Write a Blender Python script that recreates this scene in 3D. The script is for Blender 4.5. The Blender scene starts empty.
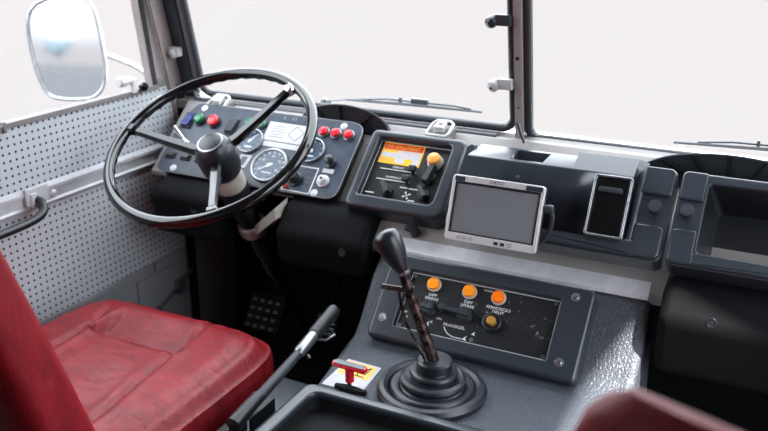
import bpy, bmesh, math, random
from mathutils import Matrix, Vector, Euler
random.seed(7)
R = math.radians
C = bpy.context.scene.collection
sc = bpy.context.scene

# ------------------------------------------------------------------ camera
F_PX = 856.0
cam_d = bpy.data.cameras.new('camera'); cam = bpy.data.objects.new('camera', cam_d); C.objects.link(cam)
cam_d.sensor_width = 36; cam_d.lens = 36 * F_PX / 768
cam_d.clip_start = 0.02
yaw, pitch, roll = R(26.4), R(19.7), R(0.24)
fwd = Vector((-math.sin(yaw) * math.cos(pitch), math.cos(yaw) * math.cos(pitch), -math.sin(pitch)))
rgt = Vector((math.cos(yaw), math.sin(yaw), 0)); up = rgt.cross(fwd)
r2 = math.cos(roll) * rgt + math.sin(roll) * up
u2 = -math.sin(roll) * rgt + math.cos(roll) * up
cam.matrix_world = Matrix(((r2.x, u2.x, -fwd.x, 0), (r2.y, u2.y, -fwd.y, 0), (r2.z, u2.z, -fwd.z, 1.3), (0, 0, 0, 1)))
cam_d.dof.use_dof = True; cam_d.dof.focus_distance = 1.62; cam_d.dof.aperture_fstop = 3.5
sc.camera = cam

# ------------------------------------------------------------------ view, sky, sun
sc.view_settings.view_transform = 'Standard'; sc.view_settings.look = 'None'
sc.view_settings.gamma = 1; sc.view_settings.use_curve_mapping = False
sc.view_settings.exposure = 0.0
world = bpy.data.worlds.new('sky'); sc.world = world; world.use_nodes = True
wn = world.node_tree; wn.nodes.clear()
w_out = wn.nodes.new('ShaderNodeOutputWorld'); w_bg = wn.nodes.new('ShaderNodeBackground')
w_tc = wn.nodes.new('ShaderNodeTexCoord'); w_sep = wn.nodes.new('ShaderNodeSeparateXYZ')
w_map = wn.nodes.new('ShaderNodeMapRange'); w_map.inputs['From Min'].default_value = 0.0; w_map.inputs['From Max'].default_value = 1.0
w_rmp = wn.nodes.new('ShaderNodeValToRGB')
w_rmp.color_ramp.elements[0].position = 0.0; w_rmp.color_ramp.elements[0].color = (0.915, 0.885, 0.90, 1)
w_rmp.color_ramp.elements[1].position = 0.16; w_rmp.color_ramp.elements[1].color = (6.0, 6.5, 7.0, 1)
wn.links.new(w_tc.outputs['Generated'], w_sep.inputs[0]); wn.links.new(w_sep.outputs['Z'], w_map.inputs['Value'])
wn.links.new(w_map.outputs[0], w_rmp.inputs[0]); wn.links.new(w_rmp.outputs[0], w_bg.inputs['Color'])
wn.links.new(w_bg.outputs[0], w_out.inputs['Surface']); w_bg.inputs['Strength'].default_value = 1.0
SUN_FROM = Vector((0.60, -0.15, 1.0))
sun_d = bpy.data.lights.new('sun', 'SUN'); sun_d.energy = 24.0; sun_d.angle = R(1.5); sun_d.color = (1, 0.96, 0.9)
sun = bpy.data.objects.new('sun', sun_d); C.objects.link(sun)
sun.location = (1, 3, 6); sun.rotation_euler = SUN_FROM.to_track_quat('Z', 'Y').to_euler()

# ------------------------------------------------------------------ materials
def lin(c):
    c /= 255.0
    return c / 12.92 if c <= 0.04045 else ((c + 0.055) / 1.055) ** 2.4
def col(r, g, b): return (lin(r), lin(g), lin(b), 1)
def mat(name, c, rough=0.5, metal=0.0, spec=0.5, coat=0.0, var=0.0, vscale=30, bump=0.0, bscale=200, btype='noise', bdist=0.002, emit=0):
    m = bpy.data.materials.new(name); m.use_nodes = True
    nt = m.node_tree; b = nt.nodes['Principled BSDF']
    b.inputs['Base Color'].default_value = c; b.inputs['Roughness'].default_value = rough
    b.inputs['Metallic'].default_value = metal; b.inputs['Specular IOR Level'].default_value = spec
    b.inputs['Coat Weight'].default_value = coat; b.inputs['Coat Roughness'].default_value = 0.08
    tc = nt.nodes.new('ShaderNodeTexCoord')
    n = nt.nodes.new('ShaderNodeTexNoise'); n.inputs['Scale'].default_value = vscale; n.inputs['Detail'].default_value = 6
    nt.links.new(tc.outputs['Object'], n.inputs['Vector'])
    if var:
        mx = nt.nodes.new('ShaderNodeMix'); mx.data_type = 'RGBA'
        rp = nt.nodes.new('ShaderNodeMapRange'); rp.inputs[1].default_value = 0.35; rp.inputs[2].default_value = 0.7
        nt.links.new(n.outputs['Fac'], rp.inputs[0]); nt.links.new(rp.outputs[0], mx.inputs['Factor'])
        mx.inputs['A'].default_value = tuple(x * (1 - var) for x in c[:3]) + (1,)
        mx.inputs['B'].default_value = tuple(min(1, x * (1 + var)) for x in c[:3]) + (1,)
        nt.links.new(mx.outputs['Result'], b.inputs['Base Color'])
    rr = nt.nodes.new('ShaderNodeMapRange'); rr.inputs[3].default_value = max(0.02, rough - 0.03); rr.inputs[4].default_value = min(1, rough + 0.04)
    nt.links.new(n.outputs['Fac'], rr.inputs[0]); nt.links.new(rr.outputs[0], b.inputs['Roughness'])
    if bump:
        if btype == 'voronoi':
            t = nt.nodes.new('ShaderNodeTexVoronoi'); t.feature = 'DISTANCE_TO_EDGE'; t.inputs['Scale'].default_value = bscale; e_ = nt.nodes.new('ShaderNodeMapRange'); e_.interpolation_type = 'SMOOTHSTEP'; e_.inputs[2].default_value = 0.28; nt.links.new(t.outputs['Distance'], e_.inputs[0]); o = e_.outputs[0]
        else:
            t = nt.nodes.new('ShaderNodeTexNoise'); t.inputs['Scale'].default_value = bscale; t.inputs['Detail'].default_value = 4; o = t.outputs['Fac']
        nt.links.new(tc.outputs['Object'], t.inputs['Vector'])
        bp = nt.nodes.new('ShaderNodeBump'); bp.inputs['Strength'].default_value = bump; bp.inputs['Distance'].default_value = bdist
        nt.links.new(o, bp.inputs['Height']); nt.links.new(bp.outputs[0], b.inputs['Normal'])
    return m

M = {}
M['dash'] = mat('dash_plastic', col(42, 48, 55), 0.29, spec=0.6, var=0.05, vscale=60, bump=0.05, bscale=500, bdist=0.0004)
M['dash_dark'] = mat('dark_plastic', col(34, 37, 42), 0.42)
M['knee'] = mat('knee_pad_vinyl', col(14, 15, 17), 0.6, spec=0.08)
M['vinyl'] = mat('grained_vinyl', col(68, 73, 81), 0.46, var=0.10, vscale=15, bump=0.7, bscale=150, btype='voronoi', bdist=0.0012)
M['panel_blue'] = mat('painted_panel', col(46, 57, 74), 0.36, var=0.25, vscale=45, bump=0.1, bscale=300, bdist=0.0005)
M['black_plate'] = mat('black_plate', col(22, 24, 27), 0.35, var=0.3, vscale=50)
M['black_gloss'] = mat('black_gloss', col(8, 9, 11), 0.10, coat=0.2)
M['black_satin'] = mat('black_satin', col(26, 29, 34), 0.32)
M['black'] = mat('black_matte', col(15, 16, 18), 0.7, spec=0.15)
M['rubber'] = mat('rubber', col(40, 45, 52), 0.42, var=0.1, bump=0.1, bscale=300, bdist=0.0005)
M['boot'] = mat('boot_rubber', col(26, 31, 38), 0.36, var=0.15, vscale=25)
M['metal_grey'] = mat('grey_painted_metal', col(112, 108, 107), 0.6, var=0.08, vscale=12)
M['metal_base'] = mat('satin_painted_sheet', col(150, 146, 144), 0.38, metal=0.2, var=0.08, vscale=14)
M['pillar'] = mat('pillar_paint', col(142, 132, 131), 0.45, var=0.1, vscale=10)
M['alu'] = mat('brushed_aluminium', col(205, 205, 209), 0.38, metal=0.35, var=0.08, vscale=40)
M['chrome'] = mat('chrome', col(225, 226, 230), 0.12, metal=1.0)
M['steel'] = mat('worn_steel', col(150, 152, 156), 0.28, metal=0.9, var=0.2, vscale=60)
M['beige'] = mat('beige_cast_metal', col(166, 160, 150), 0.45, var=0.15, vscale=30)
M['white'] = mat('white_ink', col(225, 225, 224), 0.5)
M['paper'] = mat('white_label', col(192, 192, 195), 0.65, var=0.04, vscale=60)
M['ink'] = mat('grey_ink', col(110, 114, 120), 0.5)
M['dark_ink'] = mat('dark_ink', col(48, 44, 40), 0.5)
M['orange'] = mat('orange_lens', col(255, 150, 10), 0.28, coat=0.3)
M['orange2'] = mat('deep_orange_lens', col(255, 122, 0), 0.28, coat=0.3)
M['amber'] = mat('amber_lens', col(232, 158, 70), 0.28, coat=0.3)
M['amber_dim'] = mat('dull_amber_lens', col(176, 130, 62), 0.25, coat=0.3)
M['red_btn'] = mat('red_plastic', col(214, 24, 44), 0.25, coat=0.3)
M['coral_btn'] = mat('coral_plastic', col(236, 50, 56), 0.3, coat=0.2)
M['green_btn'] = mat('green_plastic', col(22, 112, 70), 0.25, coat=0.3)
M['blue_btn'] = mat('blue_plastic', col(24, 38, 110), 0.25, coat=0.3)
M['yellow_st'] = mat('yellow_sticker', col(250, 186, 24), 0.4)
M['yellow_pl'] = mat('yellow_label', col(238, 188, 88), 0.45)
M['red_st'] = mat('red_sticker', col(222, 60, 30), 0.4)
M['orange_st'] = mat('orange_sticker', col(250, 176, 60), 0.4)
M['pink_st'] = mat('pale_pink_print', col(228, 190, 190), 0.45)
M['dial'] = mat('dial_face', col(46, 60, 76), 0.4, var=0.1, vscale=50)
M['silver'] = mat('silver_plastic', col(196, 194, 194), 0.35, metal=0.2)
M['ceil'] = mat('headliner', col(150, 148, 146), 0.8)
M['wall'] = mat('cab_paint', col(140, 138, 138), 0.6)
M['floor'] = mat('floor_rubber', col(20, 21, 22), 0.7, bump=0.3, bscale=120)
M['body_white'] = mat('white_body_paint', col(238, 236, 234), 0.25, coat=0.4)
M['door_low'] = mat('door_lower_paint', col(150, 152, 156), 0.5, var=0.08, vscale=8)

def nodes(m): return m.node_tree, m.node_tree.nodes['Principled BSDF']
# worn brown steel of the gear lever: bare metal with rusty brown patches
m = mat('worn_brown_lever', col(90, 60, 54), 0.24, metal=0.7); nt, b = nodes(m)
tc = nt.nodes.new('ShaderNodeTexCoord'); n = nt.nodes.new('ShaderNodeTexNoise'); n.inputs['Scale'].default_value = 70; n.inputs['Detail'].default_value = 5
cr = nt.nodes.new('ShaderNodeValToRGB'); cr.color_ramp.elements[0].position = 0.44; cr.color_ramp.elements[0].color = col(44, 36, 36)
cr.color_ramp.elements[1].position = 0.6; cr.color_ramp.elements[1].color = col(104, 88, 86)
nt.links.new(tc.outputs['Object'], n.inputs['Vector']); nt.links.new(n.outputs['Fac'], cr.inputs[0]); nt.links.new(cr.outputs[0], b.inputs['Base Color'])
M['lever'] = m

# red seat vinyl: fine wrinkles, paler rubbed areas, fine grain
m = mat('red_seat_vinyl', col(150, 24, 34), 0.42, spec=0.42); nt, b = nodes(m)
tc = nt.nodes.new('ShaderNodeTexCoord'); mp = nt.nodes.new('ShaderNodeMapping'); mp.inputs['Rotation'].default_value = (0, 0, 0.6); mp.inputs['Scale'].default_value = (1, 2.6, 1)
n1 = nt.nodes.new('ShaderNodeTexNoise'); n1.inputs['Scale'].default_value = 14; n1.inputs['Detail'].default_value = 8; n1.inputs['Distortion'].default_value = 0.8
n2 = nt.nodes.new('ShaderNodeTexNoise'); n2.inputs['Scale'].default_value = 330
n3 = nt.nodes.new('ShaderNodeTexVoronoi'); n3.feature = 'DISTANCE_TO_EDGE'; n3.inputs['Scale'].default_value = 17
cr = nt.nodes.new('ShaderNodeValToRGB'); cr.color_ramp.elements[0].position = 0.35; cr.color_ramp.elements[0].color = col(118, 14, 24)
cr.color_ramp.elements[1].position = 0.75; cr.color_ramp.elements[1].color = col(150, 26, 36)
nt.links.new(tc.outputs['Object'], mp.inputs[0]); nt.links.new(mp.outputs[0], n1.inputs['Vector']); nt.links.new(tc.outputs['Object'], n2.inputs['Vector'])
nwarp = nt.nodes.new('ShaderNodeVectorMath'); nwarp.operation = 'MULTIPLY_ADD'; nwarp.inputs[1].default_value = (0.12, 0.12, 0.12)
nt.links.new(n1.outputs['Color'], nwarp.inputs[0]); nt.links.new(mp.outputs[0], nwarp.inputs[2]); nt.links.new(nwarp.outputs[0], n3.inputs['Vector'])
nt.links.new(n1.outputs['Fac'], cr.inputs[0]); nt.links.new(cr.outputs[0], b.inputs['Base Color'])
mr = nt.nodes.new('ShaderNodeMapRange'); mr.inputs[1].default_value = 0.0; mr.inputs[2].default_value = 0.05
nt.links.new(n3.outputs['Distance'], mr.inputs[0])
a1 = nt.nodes.new('ShaderNodeMath'); a1.operation = 'MULTIPLY_ADD'; a1.inputs[1].default_value = 0.9
nt.links.new(n1.outputs['Fac'], a1.inputs[0])
a2 = nt.nodes.new('ShaderNodeMath'); a2.operation = 'MULTIPLY_ADD'; a2.inputs[1].default_value = 0.10
nt.links.new(n2.outputs['Fac'], a2.inputs[0]); nt.links.new(a2.outputs[0], a1.inputs[2])
a3 = nt.nodes.new('ShaderNodeMath'); a3.operation = 'MULTIPLY_ADD'; a3.inputs[1].default_value = 0.22
nt.links.new(mr.outputs[0], a3.inputs[0]); nt.links.new(a1.outputs[0], a3.inputs[2])
bp = nt.nodes.new('ShaderNodeBump'); bp.inputs['Strength'].default_value = 0.5; bp.inputs['Distance'].default_value = 0.003
nt.links.new(a3.outputs[0], bp.inputs['Height']); nt.links.new(bp.outputs[0], b.inputs['Normal'])
M['seat'] = m

# perforated board: square grid of small holes in object Y/Z
def perforated(name, pitch, rad, c):
    m = mat(name, c, 0.42, var=0.05, vscale=6); nt, b = nodes(m)
    tc = nt.nodes.new('ShaderNodeTexCoord'); sp = nt.nodes.new('ShaderNodeSeparateXYZ'); nt.links.new(tc.outputs['Object'], sp.inputs[0])
    outs = []
    for ax in ('Y', 'Z'):
        d = nt.nodes.new('ShaderNodeMath'); d.operation = 'DIVIDE'; d.inputs[1].default_value = pitch
        nt.links.new(sp.outputs[ax], d.inputs[0])
        f = nt.nodes.new('ShaderNodeMath'); f.operation = 'FRACT'; nt.links.new(d.outputs[0], f.inputs[0])
        s = nt.nodes.new('ShaderNodeMath'); s.operation = 'SUBTRACT'; s.inputs[1].default_value = 0.5; nt.links.new(f.outputs[0], s.inputs[0])
        q = nt.nodes.new('ShaderNodeMath'); q.operation = 'MULTIPLY'; nt.links.new(s.outputs[0], q.inputs[0]); nt.links.new(s.outputs[0], q.inputs[1])
        outs.append(q)
    ad = nt.nodes.new('ShaderNodeMath'); ad.operation = 'ADD'; nt.links.new(outs[0].outputs[0], ad.inputs[0]); nt.links.new(outs[1].outputs[0], ad.inputs[1])
    sq = nt.nodes.new('ShaderNodeMath'); sq.operation = 'SQRT'; nt.links.new(ad.outputs[0], sq.inputs[0])
    r = rad / pitch
    mr = nt.nodes.new('ShaderNodeMapRange'); mr.inputs[1].default_value = r * 0.85; mr.inputs[2].default_value = r * 1.1
    nt.links.new(sq.outputs[0], mr.inputs[0])
    mx = nt.nodes.new('ShaderNodeMix'); mx.data_type = 'RGBA'; mx.inputs['A'].default_value = col(52, 40, 42); mx.inputs['B'].default_value = c
    nt.links.new(mr.outputs[0], mx.inputs['Factor']); nt.links.new(mx.outputs['Result'], b.inputs['Base Color'])
    bp = nt.nodes.new('ShaderNodeBump'); bp.inputs['Distance'].default_value = 0.002; bp.inputs['Strength'].default_value = 0.6
    nt.links.new(mr.outputs[0], bp.inputs['Height']); nt.links.new(bp.outputs[0], b.inputs['Normal'])
    return m
M['perf_up'] = perforated('perforated_board_upper_dimmed', 0.01675, 0.0030, col(176, 182, 187))  # same board as the lower panel, colour darkened to offset stronger light there
M['perf_lo'] = perforated('perforated_board_lower', 0.01675, 0.0031, col(188, 193, 198))

# console plate: near-black with short white scratches
m = mat('scratched_black_plate', col(24, 26, 29), 0.34); nt, b = nodes(m)
tc = nt.nodes.new('ShaderNodeTexCoord')
v = nt.nodes.new('ShaderNodeTexNoise'); v.inputs['Scale'].default_value = 45; v.inputs['Detail'].default_value = 8; v.inputs['Distortion'].default_value = 2.5
g = nt.nodes.new('ShaderNodeTexNoise'); g.inputs['Scale'].default_value = 9
nt.links.new(tc.outputs['Object'], v.inputs['Vector']); nt.links.new(tc.outputs['Object'], g.inputs['Vector'])
c1 = nt.nodes.new('ShaderNodeValToRGB'); c1.color_ramp.elements[0].position = 0.63; c1.color_ramp.elements[1].position = 0.70
c2 = nt.nodes.new('ShaderNodeValToRGB'); c2.color_ramp.elements[0].position = 0.50; c2.color_ramp.elements[1].position = 0.62
nt.links.new(v.outputs['Fac'], c1.inputs[0]); nt.links.new(g.outputs['Fac'], c2.inputs[0])
mu = nt.nodes.new('ShaderNodeMath'); mu.operation = 'MULTIPLY'; nt.links.new(c1.outputs[0], mu.inputs[0]); nt.links.new(c2.outputs[0], mu.inputs[1])
mx = nt.nodes.new('ShaderNodeMix'); mx.data_type = 'RGBA'; mx.inputs['A'].default_value = col(26, 28, 32); mx.inputs['B'].default_value = col(150, 152, 156)
nt.links.new(mu.outputs[0], mx.inputs['Factor']); nt.links.new(mx.outputs['Result'], b.inputs['Base Color'])
M['scratched'] = m

def glass_mat(name, tint, gloss=0.06):
    m = bpy.data.materials.new(name); m.use_nodes = True; nt = m.node_tree; nt.nodes.clear()
    o = nt.nodes.new('ShaderNodeOutputMaterial'); t = nt.nodes.new('ShaderNodeBsdfTransparent'); t.inputs[0].default_value = tint
    gl = nt.nodes.new('ShaderNodeBsdfGlossy'); gl.inputs['Roughness'].default_value = 0.03; mx = nt.nodes.new('ShaderNodeMixShader'); mx.inputs[0].default_value = gloss
    nt.links.new(t.outputs[0], mx.inputs[1]); nt.links.new(gl.outputs[0], mx.inputs[2]); nt.links.new(mx.outputs[0], o.inputs[0])
    return m
M['glass'] = glass_mat('window_glass', (1, 1, 1, 1), 0.012)
M['gauge_glass'] = glass_mat('gauge_glass', (0.95, 0.97, 1, 1), 0.018)
M['mirror'] = mat('mirror_glass', col(228, 230, 234), 0.03, metal=1.0)
M['hook'] = mat('pale_hook_plastic', col(168, 166, 166), 0.45)
M['screen'] = mat('lcd_screen', col(112, 114, 118), 0.22, coat=0.5)

# ------------------------------------------------------------------ mesh helpers
class MB:
    def __init__(s, X=None): s.bm = bmesh.new(); s.X = X or Matrix()
    def at(s, X): s.X = X; return s
    def _merge(s, t, mi=0):
        bmesh.ops.recalc_face_normals(t, faces=t.faces)
        for f in t.faces: f.material_index = mi
        t.transform(s.X); me = bpy.data.meshes.new('tmp'); t.to_mesh(me); t.free(); s.bm.from_mesh(me); bpy.data.meshes.remove(me)
    def box(s, x0, x1, y0, y1, z0, z1, bev=0, seg=2, mi=0):
        t = bmesh.new(); bmesh.ops.create_cube(t, size=1)
        bmesh.ops.scale(t, vec=(x1 - x0, y1 - y0, z1 - z0), verts=t.verts)
        bmesh.ops.translate(t, vec=((x0 + x1) / 2, (y0 + y1) / 2, (z0 + z1) / 2), verts=t.verts)
        if bev: bmesh.ops.bevel(t, geom=t.edges[:], offset=bev, segments=seg, affect='EDGES', profile=0.5)
        s._merge(t, mi); return s
    def loft(s, loops, c0=True, c1=True, closed=True, mi=0):
        t = bmesh.new(); L = [[t.verts.new(p) for p in l] for l in loops]; n = len(L[0])
        for a, b in zip(L, L[1:]):
            for i in range(n if closed else n - 1):
                j = (i + 1) % n
                try: t.faces.new((a[i], a[j], b[j], b[i]))
                except ValueError: pass
        if c0: t.faces.new(L[0][::-1])
        if c1: t.faces.new(L[-1])
        s._merge(t, mi); return s
    def lathe(s, prof, seg=32, P=None, D=None, c0=True, c1=True, mi=0):
        """prof = (radius, height) along the axis D from P"""
        q = Vector(D or (0, 0, 1)).to_track_quat('Z', 'Y').to_matrix().to_4x4(); T = Matrix.Translation(P or (0, 0, 0)) @ q
        return s.loft([[T @ Vector((r * math.cos(2 * math.pi * i / seg), r * math.sin(2 * math.pi * i / seg), h)) for i in range(seg)] for r, h in prof], c0, c1, mi=mi)
    def tube(s, pts, rad, seg=12, close=False, mi=0, sx=1.0, cap=True):
        pts = [Vector(p) for p in pts]; n = len(pts)
        rad = rad if isinstance(rad, (list, tuple)) else [rad] * n
        loops = []; ref = None
        for i, p in enumerate(pts):
            a = pts[(i - 1) % n] if (close or i) else p; b = pts[(i + 1) % n] if (close or i < n - 1) else p
            d = (b - a).normalized()
            if ref is None: ref = d.orthogonal().normalized()
            ref = (ref - d * ref.dot(d)).normalized(); w = d.cross(ref)
            loops.append([p + rad[i] * (math.cos(t) * ref * sx + math.sin(t) * w) for t in [2 * math.pi * k / seg for k in range(seg)]])
        if close: loops.append(loops[0])
        return s.loft(loops, not close and cap, not close and cap, mi=mi)
    def prism(s, poly, z0, z1, bev=0, axis='Z', mi=0, bev0=0):
        def mp(p, z): return {'Z': (p[0], p[1], z), 'X': (z, p[0], p[1]), 'Y': (p[0], z, p[1])}[axis]
        t = bmesh.new(); a = [t.verts.new(mp(p, z0)) for p in poly]; b = [t.verts.new(mp(p, z1)) for p in poly]; n = len(poly)
        t.faces.new(a[::-1]); top = t.faces.new(b)
        for i in range(n): t.faces.new((a[i], a[(i + 1) % n], b[(i + 1) % n], b[i]))
        if bev:
            eds = list(top.edges) + (list(t.faces[0].edges) if bev0 else [])
            bmesh.ops.bevel(t, geom=eds, offset=bev, segments=3, affect='EDGES', profile=0.5)
        s._merge(t, mi); return s
    def frame(s, outer, inner, z0, z1, bo=0.003, bi=0.003, mi=0, k=3):
        """ring between two loops of equal count (2D), with rounded upper edges"""
        def off(l, d):
            n = len(l); r = []
            for i in range(n):
                a, b, c = Vector(l[i - 1]), Vector(l[i]), Vector(l[(i + 1) % n])
                t1 = (b - a).normalized() if (b - a).length > 1e-9 else (c - b).normalized(); t2 = (c - b).normalized() if (c - b).length > 1e-9 else t1
                nn = Vector((-(t1.y + t2.y), t1.x + t2.x)); nn.normalize(); r.append((b + nn * d))
            return r
        loops = [[(p[0], p[1], z0) for p in outer], [(p[0], p[1], z1 - bo) for p in outer]]
        for j in range(1, k + 1):
            a = math.pi / 2 * j / k; loops.append([(p[0], p[1], z1 - bo * (1 - math.sin(a))) for p in off(outer, bo * (1 - math.cos(a)))])
        for j in range(k, 0, -1):
            a = math.pi / 2 * j / k; loops.append([(p[0], p[1], z1 - bi * (1 - math.sin(a))) for p in off(inner, -bi * (1 - math.cos(a)))])
        loops.append([(p[0], p[1], z1 - bi) for p in inner]); loops.append([(p[0], p[1], z0) for p in inner]); loops.append(loops[0])
        return s.loft(loops, False, False, mi=mi)
    def grid(s, fn, nu, nv, mi=0, closeu=False):
        t = bmesh.new(); V = [[t.verts.new(fn(i / nu, j / nv)) for i in range(nu + 1)] for j in range(nv + 1)]
        for j in range(nv):
            for i in range(nu):
                try: t.faces.new((V[j][i], V[j][i + 1], V[j + 1][i + 1], V[j + 1][i]))
                except ValueError: pass
        bmesh.ops.remove_doubles(t, verts=t.verts, dist=1e-5); s._merge(t, mi); return s
    def mesh(s, name, mats, inv=None, ang=38):
        bm = s.bm
        if inv is not None: bm.transform(inv)
        for f in bm.faces: f.smooth = True
        for e in bm.edges:
            if len(e.link_faces) == 2 and e.calc_face_angle(0) > R(ang): e.smooth = False
        me = bpy.data.meshes.new(name); bm.to_mesh(me); bm.free()
        for mm in (mats if isinstance(mats, (list, tuple)) else [mats]): me.materials.append(mm)
        return me
WM = {}
def thing(name, label, cat, X, group=None):
    o = bpy.data.objects.new(name, None); C.objects.link(o); o.empty_display_size = 0.03
    o.matrix_world = X; WM[o.name] = X.copy(); o['label'] = label; o['category'] = cat
    if group: o['group'] = group
    return o
def part(name, mb, mt, parent, label=None):
    X = WM[parent.name]; me = mb.mesh(name, mt, X.inverted())
    o = bpy.data.objects.new(name, me); C.objects.link(o); o.parent = parent; WM[o.name] = X
    if len(me.polygons) < 6000: w_ = o.modifiers.new('normals', 'WEIGHTED_NORMAL'); w_.keep_sharp = True
    if label: o['label'] = label
    return o
def solo(name, mb, mt, label=None, cat=None, group=None, kind=None):
    vs = [v.co for v in mb.bm.verts]
    c = Vector(((min(v.x for v in vs) + max(v.x for v in vs)) / 2, (min(v.y for v in vs) + max(v.y for v in vs)) / 2, min(v.z for v in vs)))
    X = Matrix.Translation(c); me = mb.mesh(name, mt, X.inverted())
    o = bpy.data.objects.new(name, me); C.objects.link(o); o.matrix_world = X; WM[o.name] = X
    w_ = o.modifiers.new('normals', 'WEIGHTED_NORMAL'); w_.keep_sharp = True
    if label: o['label'] = label
    if cat: o['category'] = cat
    if group: o['group'] = group
    if kind: o['kind'] = kind
    return o
def struct(name, mb, mt): return solo(name, mb, mt, kind='structure')
def T(x, y, z): return Matrix.Translation((x, y, z))
def plane(c, t):
    """frame of a tilted dash surface: local x = across, y = up the slope, z = out of it"""
    t = R(t); return Matrix.Translation((0, -math.sin(t) * c, math.cos(t) * c + 1.3)) @ Matrix.Rotation(t, 4, 'X')
def rrect(x0, x1, y0, y1, r, seg=6):
    r = r if isinstance(r, (list, tuple)) else [r] * 4      # BR, TR, TL, BL
    out = []
    for (cx, cy, a0), q in zip(((x1, y0, -90), (x1, y1, 0), (x0, y1, 90), (x0, y0, 180)), r):
        ccx = cx - q if cx == x1 else cx + q; ccy = cy - q if cy == y1 else cy + q
        for k in range(seg + 1):
            a = R(a0 + 90 * k / seg); out.append((ccx + q * math.cos(a), ccy + q * math.sin(a)))
    return out
def circ(cx, cy, r, n=28): return [(cx + r * math.cos(2 * math.pi * i / n), cy + r * math.sin(2 * math.pi * i / n)) for i in range(n)]
def text_mb(txt, size, X, ext=0.0002, align='CENTER', sx=1.0):
    cu = bpy.data.curves.new('txt', 'FONT'); cu.body = txt; cu.size = size; cu.extrude = ext; cu.align_x = align; cu.align_y = 'CENTER'
    o = bpy.data.objects.new('txt', cu); C.objects.link(o); dg = bpy.context.evaluated_depsgraph_get()
    me = bpy.data.meshes.new_from_object(o.evaluated_get(dg)); bpy.data.objects.remove(o); bpy.data.curves.remove(cu)
    mb = MB(); me.transform(X @ Matrix.Diagonal((sx, 1, 1, 1))); mb.bm.from_mesh(me); bpy.data.meshes.remove(me); return mb
def screw(parent, X, x, y, z, r=0.006, ringed=False, mt='steel'):
    mb = MB(X)
    if ringed: mb.frame(circ(x, y, r * 1.5), circ(x, y, r), z - 0.001, z + 0.001, 0.0005, 0.0005)
    mb.lathe([(r, 0), (r, 0.0012), (r * 0.75, 0.0026), (r * 0.35, 0.0028), (r * 0.3, 0.0015), (0.0001, 0.0014)], 18, (x, y, z))
    return part('screw', mb, M[mt], parent)
def interp(pts, n):
    """Catmull-Rom through points"""
    P = [Vector(p) for p in pts]; P = [2 * P[0] - P[1]] + P + [2 * P[-1] - P[-2]]; out = []
    for i in range(1, len(P) - 2):
        for k in range(n):
            t = k / n; a, b, c, d = P[i - 1:i + 3]
            out.append(0.5 * ((2 * b) + (c - a) * t + (2 * a - 5 * b + 4 * c - d) * t * t + (3 * b - a - 3 * c + d) * t ** 3))
    return out + [P[-2]]

# ================================================================== SETTING
XL, XR = -1.50, 0.42
RAKE = 0.231
def ws(x, z, d=0.0): return Vector((x, 1.80 - (z - 0.845) * RAKE + d, z))     # windscreen plane, d outwards
struct('floor', MB().box(XL - 0.05, XR + 0.05, -0.6, 2.03, -0.04, 0.0), M['floor'])
struct('ceiling', MB().box(XL - 0.05, XR + 0.04, -0.6, 1.64, 1.78, 1.82), M['ceil'])
struct('wall_back', MB().box(XL - 0.05, XR + 0.05, -0.64, -0.60, -0.04, 1.82), M['wall'])
struct('wall_front', MB().box(XL, XR, 1.99, 2.03, 0, 0.775).box(XL, XR, 1.79, 2.03, 0.745, 0.775), M['black'])
mb = MB().box(XR, XR + 0.04, -0.6, 0.60, 0, 1.82).box(XR, XR + 0.04, 0.60, 1.62, 1.70, 1.82).box(XR, XR + 0.04, 1.345, 1.66, 0, 1.74)  # last box: unseen panel added to block the sun from bin and bolster
mb.box(XR, XR + 0.04, 1.66, 2.03, 0, 0.86)
struct('wall_right', mb, M['wall'])
mb = MB().box(XL - 0.05, XL, -0.6, 0.50, 0, 1.82).box(XL - 0.05, XL, 0.5, 1.62, 1.66, 1.82).box(XL - 0.05, XL, 1.785, 1.80, 0, 0.84).box(XL - 0.05, XL, 1.80, 2.03, 0, 0.775)
struct('wall_left', mb, M['wall'])
# header above the windscreen
mb = MB(); mb.prism([(ws(0, 1.62, -0.02).y, 1.62), (ws(0, 1.62, 0.03).y, 1.62), (1.66, 1.82), (1.56, 1.82)], XL, XR + 0.04, axis='X'); struct('trim_1', mb, M['pillar'])
# A pillar left: grey post with flat faces
def raked_post(name, x0, x1, y0, y1, z0, z1, mt, rk=RAKE, bev=0.004, ref=0.85):
    mb = MB(); t = bmesh.new()
    def P(x, y, z): return (x, y - (z - ref) * rk, z)
    mb.loft([[P(x0, y0, z), P(x1, y0, z), P(x1, y1, z), P(x0, y1, z)] for z in (z0, z1)])
    bmesh.ops.bevel(mb.bm, geom=mb.bm.edges[:], offset=bev, segments=2, affect='EDGES')
    t.free(); return struct(name, mb, M[mt])
raked_post('trim_2', -1.545, -1.493, 1.742, 1.806, 0.76, 1.70, 'pillar')
raked_post('trim_3', -0.562, -0.544, 1.778, 1.812, 0.80, 1.64, 'pillar', bev=0.002)
raked_post('trim_4', XR - 0.01, XR + 0.04, 1.70, 1.806, 0.76, 1.70, 'pillar')
# window surround below the glass (painted sheet) and the trim roll
mb = MB(); mb.prism([(1.765, 0.80), (1.765, 0.822), (1.80, 0.828), (1.83, 0.822), (1.83, 0.79)], XL, XR, axis='X', bev=0)
struct('trim_5', mb, M['metal_grey'])
mb = MB().tube([(-1.44, 1.778, 0.818), (-0.60, 1.778, 0.818)], 0.0125, 14); struct('trim_6', mb, M['rubber'])
mb = MB().tube([(-0.528, 1.781, 0.8065), (XR - 0.02, 1.781, 0.8065)], 0.0105, 14); struct('trim_9', mb, M['rubber'])

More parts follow.
